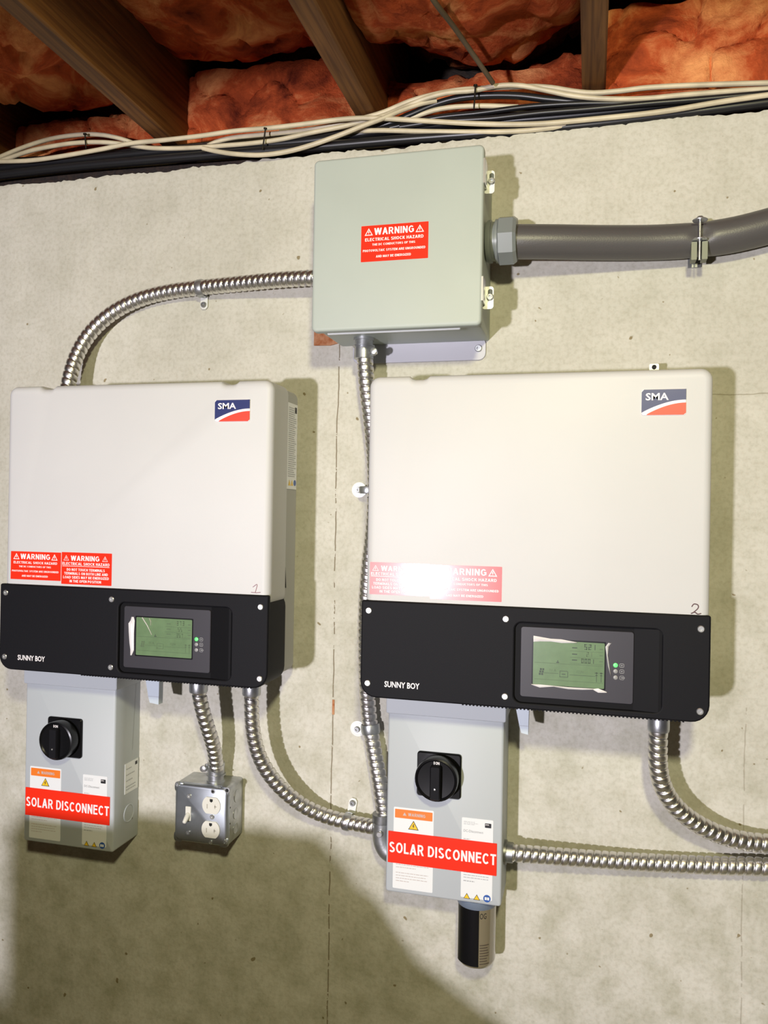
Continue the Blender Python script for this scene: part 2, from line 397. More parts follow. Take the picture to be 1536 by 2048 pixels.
MB().box(p.x-.002, p.x+.002, -.0015, .006, p.z-.013, p.z+.013).build('rusty_tie', rust_m, wall, 0, 'rust-brown tie end showing in the seam')

# joists
JX = [-.246, .152, .553, .945, 1.345]
jl = ['joist at the far left, mostly out of view behind the corner of the picture', 'broad brown joist crossing the upper left corner',
      'brown joist meeting the wall above the grey combiner box', 'narrow brown joist seen straight on above the grey conduit', 'joist right of the brightest orange insulation']
for i, x in enumerate(JX):
    o = MB().loft(x-.019, x+.019, 1.165+Z0, 2.448, .003, [(0, -3.38), (0, .27)], seg=1).build('floor_joist', wood_m, None, 0)
    tag(o, jl[i], 'joist', 'floor joists')
for x in (-.65, -1.05, 1.75, 2.15):
    o = MB().loft(x-.019, x+.019, 1.165+Z0, 2.448, .003, [(0, -3.38), (0, .27)], seg=1).build('floor_joist', wood_m, None, 0)
    tag(o, {-.65: 'first joist beyond the left edge of the picture', -1.05: 'second joist beyond the left edge of the picture', 1.75: 'first joist beyond the right edge of the picture', 2.15: 'second joist beyond the right edge of the picture'}[x], 'joist', 'floor joists')

# insulation
def batt(x0, x1, seed, path, label, amp=.03, sag=.03, ny=90, nx=42, edge=.02):
    """soft sheet following a (y,z) path, bulging between the joists, with real thickness"""
    P = spline([Vector((0, a, b)) for a, b in path], sum(((path[i+1][0]-path[i][0])**2+(path[i+1][1]-path[i][1])**2)**.5 for i in range(len(path)-1))/ny)
    vs = []; fs = []; n = len(P)
    for i, p in enumerate(P):
        t = (P[min(i+1, n-1)]-P[max(i-1, 0)]).normalized(); nrm = Vector((0, t.z, -t.y))
        if nrm.z > 0 and abs(nrm.z) > .3: nrm = -nrm
        if nrm.y > 0 and abs(nrm.z) <= .3: nrm = -nrm
        for k in range(nx+1):
            u = k/nx; x = x0+(x1-x0)*u; q = Vector((x*7, p.y*7+seed, p.z*7))
            b = sag*(math.sin(PI*u)**.5) - edge*(1-math.sin(PI*u)**.3)
            d = b+amp*noise.noise(q)+amp*.35*noise.noise(q*2.7)+amp*.12*noise.noise(q*7)+amp*.07*noise.noise(q*17)
            r = abs(noise.noise(q*1.6+Vector((5, 5, 5)))); d -= amp*.45*max(0, .10-r)/.10
            vs.append((x, p.y+nrm.y*d, p.z+nrm.z*d))
    m = nx+1
    for i in range(n-1):
        for k in range(nx): fs.append((i*m+k, (i+1)*m+k, (i+1)*m+k+1, i*m+k+1))
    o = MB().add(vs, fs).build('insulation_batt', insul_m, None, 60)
    md = o.modifiers.new('thickness', 'SOLIDIFY'); md.thickness = .02; md.offset = -1 if False else 0
    return tag(o, label, 'insulation', 'pink insulation')
bays = [(JX[0]+.02, JX[1]-.02), (JX[1]+.02, JX[2]-.02), (JX[2]+.02, JX[3]-.02), (JX[3]+.02, JX[4]-.02)]
rl = ['orange insulation stuffed at the wall, left of the broad joist', 'orange insulation at the wall between broad joist and combiner box joist',
      'dark orange insulation at the wall behind the hanging stick', 'brightest orange insulation at the wall, top right corner']
cl = ['dark ceiling insulation in the upper left corner', 'sagging ceiling insulation between the broad joist and the next', 'sagging ceiling insulation around the hanging stick', 'ceiling insulation above the bright orange patch']
for i, (a, b) in enumerate(bays):
    y0 = [.10, .10, .11, .06][i]; zc = [1.30, 1.345, 1.295, 1.34][i]+Z0; lo = [1.26, 1.30, 1.25, 1.32][i]+Z0
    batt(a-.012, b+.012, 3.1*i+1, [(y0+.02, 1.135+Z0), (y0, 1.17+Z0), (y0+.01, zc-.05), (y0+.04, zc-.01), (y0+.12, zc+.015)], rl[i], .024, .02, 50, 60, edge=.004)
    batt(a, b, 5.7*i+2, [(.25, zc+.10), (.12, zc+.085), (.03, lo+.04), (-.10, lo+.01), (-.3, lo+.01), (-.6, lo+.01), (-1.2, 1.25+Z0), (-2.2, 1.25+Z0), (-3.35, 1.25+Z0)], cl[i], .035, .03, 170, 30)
for a, b in ((-.631, -.265), (-1.031, -.67), (1.365, 1.73), (1.77, 2.13)):
    batt(a, b, a*9, [(.24, 1.13+Z0), (.10, 1.2+Z0), (-.05, 1.25+Z0), (-.6, 1.25+Z0), (-1.5, 1.25+Z0), (-3.35, 1.25+Z0)], 'insulation batt %s beyond the %s edge of the picture' % ('nearest' if a in (-.631, 1.365) else 'farther', 'left' if a < 0 else 'right'), .03, .03, 60, 16)

# ------------------------------------------------------------------ cables on top of the wall
def cable(name, pts, r, m, label, cat='cable', group=None, flat=1.0, seg=10):
    P = spline([at(*q) for q in pts], .012)
    o = MB().tube(P, r, seg).build(name, m, None, 60); return tag(o, label, cat, group)
WC = [([(-60,342,-.006),(0,314,-.006),(60,290,-.006),(110,276,-.006),(165,269,-.006),(205,270,-.006),(240,277,-.01),(275,289,-.02),(310,300,-.03)], 'white cable making the highest arch at the far left nail'),
      ([(-60,338,-.0),(0,322,-.0),(60,302,-.0),(120,290,-.0),(165,285,-.0),(215,285,-.0),(262,291,-.012),(320,302,-.025)], 'white cable arching second highest at the far left nail'),
      ([(-60,324,.006),(0,323,.006),(60,321,.006),(120,313,.006),(200,299,.006),(260,287,.006),(330,280,.006),(400,272,.006),(470,262,.006),(540,256,.006),(610,248,.006),(680,239,.006),(730,236,.006),(768,237,.006),(868,243,.006),(968,248,.006),(1068,248,.006),(1168,240,.006),(1318,224,.006),(1440,204,.006),(1536,190,.006),(1620,178,.006)], 'long white cable running lowest across to the right edge'),
      ([(250,287,-.004),(290,295,-.004),(330,297,-.004),(380,296,-.004),(440,292,-.004),(500,287,-.004),(560,279,-.004),(620,266,-.004),(680,254,-.004),(730,242,-.006),(768,232,-.006),(798,220,-.006),(843,200,-.004),(893,186,.0),(948,181,.0),(993,172,.0),(1038,171,.0),(1088,180,.0),(1148,192,.0),(1218,198,.0),(1293,197,.0),(1368,190,.0),(1468,182,.0),(1536,178,.0),(1620,172,.0)], 'white cable arching over the right nail then dipping below its neighbour'),
      ([(310,322,-.02),(370,312,-.018),(405,297,-.016),(435,283,-.014),(470,275,-.014),(520,270,-.014),(600,262,-.014),(660,252,-.014),(720,238,-.014),(768,224,-.014),(818,203,-.014),(868,189,-.012),(918,180,-.010),(960,177,-.010),(1050,173,-.010),(1100,175,-.010),(1150,183,-.008),(1190,186,-.008),(1240,182,-.008),(1300,175,-.008),(1400,170,-.008),(1536,166,-.008),(1620,163,-.008)], 'white cable lying highest along the right side'),
      ([(405,296,.014),(430,302,.014),(470,308,.014),(520,310,.014),(570,304,.014),(620,291,.014),(680,270,.014),(730,250,.012),(768,236,.008),(800,222,.0),(840,208,-.006),(880,200,-.014)], 'white cable sagging low left of the combiner box'),
      ([(560,300,-.020),(620,290,-.016),(700,264,-.008),(730,262,-.004),(768,261,-.002),(850,263,-.002),(960,264,-.002),(1040,262,-.002),(1100,256,-.002),(1160,247,-.006)], 'white cable lying on the concrete behind the combiner box top'),
      ([(560,262,-.022),(620,262,-.022),(700,258,-.022),(760,250,-.022),(820,236,-.022),(880,218,-.020),(950,212,-.020),(1040,214,-.024)], 'white cable passing behind the others in the middle')]
for pts, lb in WC: cable('white_cable', pts, .0042, cable_w, lb, group='white cables on the wall top')
BC = [([(-60,360,-.008),(0,350,-.008),(150,333,-.008),(300,320,-.008),(450,308,-.008),(600,297,-.008),(768,282,-.008),(900,272,-.008),(1040,262,-.008),(1200,247,-.008),(1380,225,-.008),(1536,205,-.008),(1620,195,-.008)], .0085, 'thick black cable lying lowest on the concrete edge'),
      ([(-60,346,-.016),(0,336,-.016),(150,320,-.016),(300,305,-.016),(450,294,-.016),(600,284,-.016),(768,262,-.016),(900,248,-.016),(1040,240,-.016),(1200,226,-.016),(1380,205,-.016),(1536,190,-.016)], .0075, 'thick black cable just above the lowest one'),
      ([(500,302,-.024),(620,285,-.024),(768,250,-.022),(820,230,-.02),(868,210,-.02),(918,196,-.018),(980,191,-.016),(1040,192,-.014),(1100,199,-.014),(1180,204,-.014),(1300,204,-.014),(1400,195,-.014),(1536,184,-.014),(1620,180,-.014)], .006, 'black cable arching under the white arch at the right nail'),
      ([(780,256,-.012),(870,236,-.010),(960,226,-.008),(1060,213,-.008),(1160,207,-.006),(1280,205,-.006),(1400,192,-.006),(1536,181,-.006),(1620,175,-.006)], .0045, 'thin black cable running up to the right below the white pair'),
      ([(800,254,-.004),(880,243,-.002),(980,237,.0),(1080,226,.0),(1180,218,.0),(1300,207,.0),(1400,199,.0),(1536,187,.0),(1620,180,.0)], .005, 'black cable nearest above the long white cable'),
      ([(-60,334,-.026),(0,326,-.026),(120,318,-.026),(240,306,-.026),(380,300,-.026),(520,290,-.026),(660,270,-.026),(800,250,-.028)], .008, 'black cable behind the white cables at the left')]
for pts, r, lb in BC: cable('black_cable', pts, r, cable_k, lb, group='black cables on the wall top')
for (a, b, lb) in (((170, 268), (172, 298), 'nail pinning the two white arches at the far left'), ((531, 257), (525, 300), 'thin nail over the white cables left of the combiner box'), ((951, 171), (948, 218), 'dark nail over the white cable above the combiner box')):
    p, q = at(*a, .009), at(*b, .006); d = (q-p)
    o = MB().lathe(p, d, [(-.001, .0035), (.0015, .0035), (.0016, .0015), (d.length, .0013)], 10).build('nail', nail_m); tag(o, lb, 'nail', 'cable nails')
cable('hanging_stick', [(842,-40,.24),(870,5,.21),(905,50,.15),(940,100,.09),(968,140,.05),(990,172,.012)], .0040, mat('dull stick', (.10, .07, .04), .7), 'thin grey-brown rod slanting down from the insulation to the cables', 'rod')

# ------------------------------------------------------------------ combiner box
L0 = Vector((.518, 0, .745+Z0)); BW, BH, BD = .270, .272, .141
t = thing('combiner_box', L0, 'grey-green steel combiner box with a red warning label high on the wall', 'electrical box')
MB().loft(.005, BW-.005, .006, BH-.006, .004, [(0, -.124), (0, -.0005)], seg=2).build('box_body', box_m, t)
MB().loft(.002, BW-.002, .003, BH-.003, .006, [(.001, -.1265), (0, -.1255), (0, -.1215), (.003, -.1205)]).build('box_flange', mat('pale gasket lip', (.62, .66, .62), .35), t, label='pale rolled lip behind the door')
MB().loft(.022, BW-.034, -.0022, .004, .002, [(.0008, -.1262), (0, -.1255), (0, -.1235)], seg=3).build('door_gasket', mat('pale gasket', (.66, .68, .66), .5), t, 40, 'pale strip under the door edge')
door = MB().loft(0, BW, 0, BH, .008, [(.0045, -BD), (.0018, -BD+.0008), (.0004, -BD+.0025), (0, -BD+.005), (0, -.128), (.002, -.1272)]).build('box_door', box_m, t)
# label on the door
def warning_label(parent, R_, y, kind, name='warning_label', lab=None):
    x0, x1, z0, z1 = R_; wd, h = x1-x0, z1-z0
    mb = MB().loft(x0, x1, z0, z1, .0005, [(0, y-.0006), (0, y)], seg=1)
    o = mb.build(name, red_m, parent, 0, lab)
    tx = MB(); Y = y-.0009
    X = lambda f: x0+wd*f
    Zf = lambda f: z0+h*f
    if kind == 'dc':
        sign_text(tx, 'WARNING', X(.20), Zf(.73), X(.79), Zf(.92), Y)
        tri_sign(tx, X(.115), Zf(.82), wd*.062, Y); tri_sign(tx, X(.875), Zf(.82), wd*.062, Y)
        sign_text(tx, 'ELECTRICAL SHOCK HAZARD', X(.06), Zf(.565), X(.93), Zf(.65), Y)
        sign_text(tx, 'THE DC CONDUCTORS OF THIS', X(.17), Zf(.435), X(.81), Zf(.495), Y)
        sign_text(tx, 'PHOTOVOLTAIC SYSTEM ARE UNGROUNDED', X(.03), Zf(.27), X(.96), Zf(.335), Y)
        sign_text(tx, 'AND MAY BE ENERGIZED', X(.23), Zf(.10), X(.75), Zf(.165), Y)
    else:
        sign_text(tx, 'WARNING', X(.19), Zf(.74), X(.76), Zf(.90), Y)
        tri_sign(tx, X(.095), Zf(.82), wd*.055, Y, t=.09); tri_sign(tx, X(.87), Zf(.82), wd*.055, Y, t=.09)
        sign_text(tx, 'ELECTRICAL SHOCK HAZARD', X(.02), Zf(.60), X(.96), Zf(.69), Y); quad(tx, X(.02), X(.96), Zf(.56), Zf(.575), Y)
        sign_text(tx, 'DO NOT TOUCH TERMINALS', X(.11), Zf(.42), X(.87), Zf(.50), Y)
        sign_text(tx, 'TERMINALS ON BOTH LINE AND', X(.06), Zf(.30), X(.93), Zf(.38), Y)
        sign_text(tx, 'LOAD SIDES MAY BE ENERGIZED', X(.04), Zf(.18), X(.95), Zf(.26), Y)
        sign_text(tx, 'IN THE OPEN POSITION', X(.17), Zf(.06), X(.80), Zf(.14), Y)
    tx.build('lettering', white_m, o, 0)
    return o
warning_label(t, rect((723, 453), (856, 516), BD, L0), -BD, 'dc')
# clamps on the right side
for y0, y1, x in ((343, 387, 972), (574, 618, 970)):
    a = at(x, y0, .112)-L0; b = at(x+17, y1, .112)-L0
    cl = MB().loft(BW-.003, b.x, b.z, a.z, .0045, [(0, -.1135), (0, -.1115)]).build('clamp', tabm, t, 40, 'white zinc clamp plate')
    cx = (BW+b.x)/2+.002; mz = (a.z+b.z)/2
    MB().loft(cx-.0035, cx+.0035, mz+.003, a.z-.004, .0033, [(0, -.1140), (0, -.1134)]).build('slot', mat('slot shade', (.10, .11, .09), .7), cl)
    screw('clamp_screw', (cx, -.114, mz+.0005), .0055, cl, m=galv_m, h=.004)
    MB().loft(BW-.0015, BW+.0022, b.z+.006, a.z+.009, .001, [(.0005, -.1405), (0, -.1395), (0, -.112)], seg=2).build('clamp_bracket', zinc_m, cl)
# lower mounting flange and screws
f0 = at(700, 712)-L0; f1 = at(972, 712)-L0
fl = MB().loft(.028, f1.x, -.026, .012, .012, [(.0006, -.0036), (0, -.003), (0, 0)]).build('mounting_flange', mat('lilac grey flange', (.46, .46, .50), .4, .2), t, 40, 'flat rounded mounting flange below the box')
q = at(957, 697, .004)-L0; screw('flange_screw', (q.x, -.0036, q.z), .0062, fl, m=galv_m, h=.004)
qa = at(628, 691, .003)-L0; qb = at(684, 660, .003)-L0
MB().poly([(qa.x, qa.z), (qa.x+.030, qa.z-.001), (qb.x, qa.z+.004), (qb.x+.012, qb.z), (qa.x, qb.z)], -.004, -.0005).build('rust_patch', rust_m, t, 0, 'rust-brown corner of the mounting plate')
# spiral_conduit helper
GR = 'spiral metal conduits'
def flex(pts, r, label, fit=None, pitch=.0118):
    P = smoothed([q if isinstance(q, Vector) else at(*q) for q in pts], 1); Q = spline(P, pitch/10)
    t = thing('flexible_conduit', Q[0], label, 'conduit', GR)
    mb = MB().tube([q-Q[0] for q in Q], r, 22, (pitch, .0029), random.random())
    mb.build('spiral_tube', flex_m, t, 70)
    return t, Q
def clamp_connector(t, base, ax, side, r, hub=True):
    """squeeze connector: hub, collar with ears and a screw; base sits on the box, ax points away from it"""
    base = Vector(base)-t.location; ax = Vector(ax).normalized()
    c = MB().lathe(base, ax, [(-.002, r*1.22), (.004, r*1.22), (.0045, r*1.08), (.012, r*1.08), (.0125, r*1.3), (.0145, r*1.3), (.015, r*1.12), (.034, r*1.15), (.035, r*1.02)], 28).build('connector', galv_m, t)
    sd = Vector(side).normalized(); e = base+ax*.024+sd*r*1.25
    MB().lathe(e-ax*.006, ax, [(0, .004), (.012, .004)], 10).build('ear', galv_m, c)
    MB().lathe(e+sd*.003+Vector((0, .006, 0)), (0, -1, 0), [(0, .0035), (.012, .0035), (.0125, .0062), (.016, .0055), (.017, .003)], 14).build('screw', zinc_m, c)
    return c
c1, Q = flex([Vector((.530, -.045, at(624,556,.047).z)), Vector((.512, -.046, at(624,556,.047).z)),(600,557,.046),(557,559,.042),(487,567,.03),(402,575,.018),(346,581,.018),(290,592,.02),(241,613,.022),(202,641,.028),(170,675,.036),(153,710,.045),(141,745,.055),(135,775,.06),(133,800,.06)], .0138, 'arched spiral conduit from the combiner box to the left inverter top')
c2, Q = flex([(729,690,.058),(730,720,.058),(732,770,.055),(742,830,.045),(749,900,.035),(752,980,.026),(748,1060,.024),(737,1130,.024),(732,1200,.024),(731,1300,.022),(733,1370,.02),(736,1420,.018),(741,1460,.018),(749,1510,.022),(759,1560,.03),(767,1610,.034),(772,1650,.036)], .0138, 'upright spiral conduit passing behind the left edge of the right inverter')
b = at(728, 674, .058); b.z = .7505+Z0; clamp_connector(c2, b, (0, 0, -1), (1, -.2, 0), .0142)
c3, Q = flex([(503,1350,.08),(503,1375,.08),(503,1417,.08),(503,1449,.078),(510,1488,.074),(519,1518,.068),(537,1548,.060),(559,1575,.052),(586,1598,.044),(616,1618,.034),(649,1633,.026),(693,1643,.020),(728,1651,.026),(760,1656,.034)], .0128, 'spiral conduit curving from the left inverter bottom toward the right disconnect')
c4, Q = flex([(396,1350,.09),(396,1370,.09),(399,1395,.088),(406,1427,.082),(417,1460,.070),(426,1488,.058),(432,1512,.046),(433,1540,.036)], .0128, 'short spiral conduit dropping into the outlet box')
c5, Q = flex([(1318,1420,.08),(1317,1443,.08),(1316,1485,.078),(1314,1530,.074),(1321,1565,.068),(1335,1596,.062),(1359,1624,.054),(1394,1649,.046),(1436,1670,.038),(1481,1682,.030),(1536,1689,.026),(1640,1693,.02), Vector((1.9, -.018, at(1640,1693,.02).z+.01))], .0142, 'spiral conduit curving from the right inverter bottom to the right edge')
c6, Q = flex([(1010,1705,.042),(1028,1706,.042),(1140,1715,.034),(1244,1723,.024),(1349,1728,.020),(1454,1732,.020),(1536,1735,.020),(1650,1738,.02), Vector((1.9, -.018, at(1650,1738,.02).z+.005))], .0138, 'level spiral conduit leaving the right disconnect to the right')
def collar(t, p, ax, r):
    p = Vector(p)-t.location
    MB().lathe(p, ax, [(0, r), (.003, r*1.05), (.018, r*1.05), (.020, r*1.0)], 24).build('connector', galv_m, t)
for c, p in ((c3, at(503, 1390, .08)), (c4, at(397, 1384, .089)), (c5, at(1317, 1462, .08))): collar(c, p, (0, 0, 1), .0150)
p = Vector((.826, at(1028, 1706, .042).y, at(1020, 1705, .042).z)); MB().lathe(p-c6.location, (1, 0, 0), [(-.001, .019), (.004, .019), (.0045, .0160), (.014, .0158)], 20).build('connector', dgalv_m, c6)
# elbow into the left side of the right disconnect
p0_ = at(770, 1636, .036)
e = thing('elbow_fitting', p0_, 'grey metal elbow fitting on the left side of the right disconnect', 'fitting')
pts = [Vector((-.004, 0, .006)), Vector((-.004, 0, -.012)), Vector((-.004, 0, -.034)), Vector((.004, 0, -.052)), Vector((.020, 0, -.060))]
MB().tube(spline(pts, .003), .0165, 20).build('elbow_body', galv_m, e)
MB().lathe((-.004, 0, .008), (0, 0, -1), [(0, .0155), (.001, .0175), (.014, .0175), (.015, .0165)], 20).build('elbow_collar', dgalv_m, e)
MB().lathe((-.004, -.018, -.02), (0, -1, 0), [(0, .005), (.004, .005), (.005, .004)], 12).build('elbow_screw', zinc_m, e)
# straps
def strap(c, dep, dirv, tabpx, r, label, washer=False, width=.012, both=False):
    c0 = at(*c, dep); d = Vector(dirv).normalized(); tp = at(*tabpx, 0)
    t = thing('conduit_strap', Vector((c0.x, 0, c0.z)), label, 'strap', 'conduit straps'); o = t.location
    cc = c0-o
    MB().lathe(cc-d*width/2, d, [(0, r), (.0, r+.0016), (width*.2, r+.0024), (width*.8, r+.0024), (width, r+.0016), (width, r)], 28, caps=False).build('strap_band', galv_m, t)
    tv = (tp-o); tv.y = 0; u = tv.normalized(); nn = Vector((-u.z, 0, u.x)); L = tv.length+.008; s0 = r*.75
    prof = []
    w2 = width*.5+.001
    pl = [(s0, -w2), (L-w2*.6, -w2), (L, -w2*.45), (L, w2*.45), (L-w2*.6, w2), (s0, w2)]
    xz = [(u.x*a+nn.x*b_, u.z*a+nn.z*b_) for a, b_ in pl]
    MB().poly(xz, -.0042, -.0018).build('strap_tab', tabm, t, 40)
    screw('strap_screw', (tv.x, -.0042, tv.z), .0052, t, m=dgalv_m, h=.005)
    if washer:
        MB().lathe((tv.x, -.0002, tv.z), (0, -1, 0), [(0, .0135), (.0014, .0135), (.0016, .0128), (.0016, .001)], 32).build('washer', mat('white washer', (.85, .86, .84), .4), t, 40, 'round white washer')
    return t
strap((402, 577), .018, (1, 0, .1), (410, 611), .0140, 'strap on the arched conduit, its tab hanging below')
strap((695, 1643), .020, (1, 0, -.14), (707, 1604), .0130, 'strap on the curved conduit, its tab pointing up')
strap((741, 1457), .018, (-.12, 0, 1), (716, 1457), .0140, 'strap with a white washer just below the right inverter corner', True, .016)
strap((737, 980), .024, (0, 0, 1), (719, 980), .0140, 'strap with a white washer half hidden behind the right inverter', True)

# ------------------------------------------------------------------ grey conduit
P = smoothed([at(*q) for q in [(1000,484,.07),(1035,484,.07),(1100,483,.062),(1200,487,.045),(1300,486,.032),(1350,484,.030),(1400,480,.029),(1440,475,.030),(1470,470,.030),(1536,454,.030),(1600,434,.030),(1680,408,.03)]], 1)
Q = spline(P, .006); t = thing('grey_conduit', Q[0], 'thick dark grey plastic conduit running right from the combiner box', 'conduit')
mb = MB().tube([q-Q[0] for q in Q], .0265, 32)
kc = at(1399, 481, .03)-Q[0]                                        # squeezed under the clamp
for i, v in enumerate(mb.v):
    v = Vector(v); dx = v.x-kc.x
    if v.y < kc.y+.01: v.y += .006*math.exp(-(dx/.012)**2)*math.exp(-((v.z-kc.z-.004)/.012)**2)
    v.z -= (v.z-kc.z)*.05*math.exp(-(dx/.014)**2); mb.v[i] = tuple(v)
mb.build('conduit_tube', liquid_m, t, 60)
# hub, body and hexagonal nut
hx = Vector((.787, -.070, at(980, 484, .07).z)); hb = MB().lathe(hx-Q[0], (1, 0, 0), [(-.002, .030), (.002, .033), (.006, .033), (.007, .030), (.012, .030), (.013, .0335), (.017, .0335), (.018, .030)], 32).build('conduit_hub', pvc_m, t)
nut = MB().lathe(hx-Q[0]+Vector((.017, 0, 0)), (1, 0, 0), [(0, .0345), (.002, .038), (.024, .038), (.029, .034), (.029, .026)], 8).build('conduit_nut', pvc_m, t, 20, 'eight-sided grey compression nut')
# clamp on the grey conduit
c0 = at(1399, 481, .0575); tl = Vector((c0.x, 0, c0.z)); t = thing('conduit_clamp', tl, 'clamp with a threaded rod gripping the thick grey conduit', 'strap')
yy = -.0585
MB().lathe((0, yy-.002, .034), (0, 0, -1), [(0, .0018), (.064, .0018)], 10).build('threaded_rod', zinc_m, t)
MB().lathe((0, yy-.002, .0285), (0, 0, 1), [(0, .0105), (.0012, .011), (.002, .0105)], 24).build('clamp_washer', zinc_m, t)
MB().lathe((0, yy-.002, -.001), (0, 0, 1), [(0, .0105), (.0012, .011), (.002, .0105)], 24).build('clamp_washer', zinc_m, t)
MB().lathe((0, yy-.002, .0305), (0, 0, 1), [(0, .006), (.002, .006), (.0045, .004), (.005, .002)], 14).build('rod_head', galv_m, t)
for s in (-1, 1):
    MB().loft(min(s*.0035, s*.0115), max(s*.0035, s*.0115), -.029, -.002, .001, [(0, yy-.001), (0, -.04)], seg=2).build('clamp_jaw', mat('olive zinc', (.19, .20, .155), .5, .2), t)
MB().loft(-.0100, .0100, -.024, .026, .001, [(0, -.004), (0, -.0005)], seg=2).build('clamp_back', dgalv_m, t)

# ------------------------------------------------------------------ inverters
IW, IH, ID = .490, .4853, .166; ZB = .1825+Z0; LI = [Vector((-.025, 0, ZB)), Vector((.6215, 0, ZB))]
def logo(parent, R_, y):
    x0, x1, z0, z1 = R_; wd, h = x1-x0, z1-z0
    b = MB().loft(x0, x1, z0, z1, .003, [(.0006, y-.0016), (0, y-.001), (0, y)]).build('brand_badge', white_m, parent, 40, 'blue, white and red badge reading SMA')
    Y = y-.0018; n = 14; mb = MB(); up = [(x0+wd*k/n, z0+h*(.10+.48*math.sin(PI/2*k/n)**.9)) for k in range(n+1)]
    mb.add([(x, Y, z) for x, z in up]+[(x1, Y, z1-.0006), (x0+.003, Y, z1-.0006), (x0, Y, z1-.004)], [tuple(range(n+4))]); mb.build('blue_field', navy_m, b, 0)
    lo = [(x0+wd*(.12+.88*k/n), z0+h*(.04+.43*math.sin(PI/2*k/n)**.9)) for k in range(n+1)]
    MB().add([(x, Y, z) for x, z in lo]+[(x1, Y, z0+.003), (x1-.003, Y, z0+.0004), (x0+wd*.12, Y, z0+.0004)], [tuple(range(n+4))]).build('red_field', mat('badge red', (.88, .05, .02), .4), b, 0)
    tx = MB(); text_geo(tx, 'SMA', x0+wd*.09, z0+h*.57, x0+wd*.61, z0+h*.85, Y-.0002, .02); tx.build('lettering', white_m, b, 0)
def seven(mb, s, x, z, h, y):
    w_ = h*.5; th = h*.13
    SEG = {'0': 'abcdef', '1': 'bc', '2': 'abged', '3': 'abgcd', '5': 'afgcd', '7': 'abc', 'A': 'abcefg', 'V': 'cdef'}
    for ch in s:
        g = SEG.get(ch, '')
        for k in g:
            r = {'a': (0, w_, h-th, h), 'd': (0, w_, 0, th), 'g': (0, w_, h/2-th/2, h/2+th/2), 'b': (w_-th, w_, h/2, h), 'c': (w_-th, w_, 0, h/2), 'e': (0, th, 0, h/2), 'f': (0, th, h/2, h)}[k]
            quad(mb, x+r[0], x+r[1], z+r[2], z+r[3], y)
        x += w_*1.5
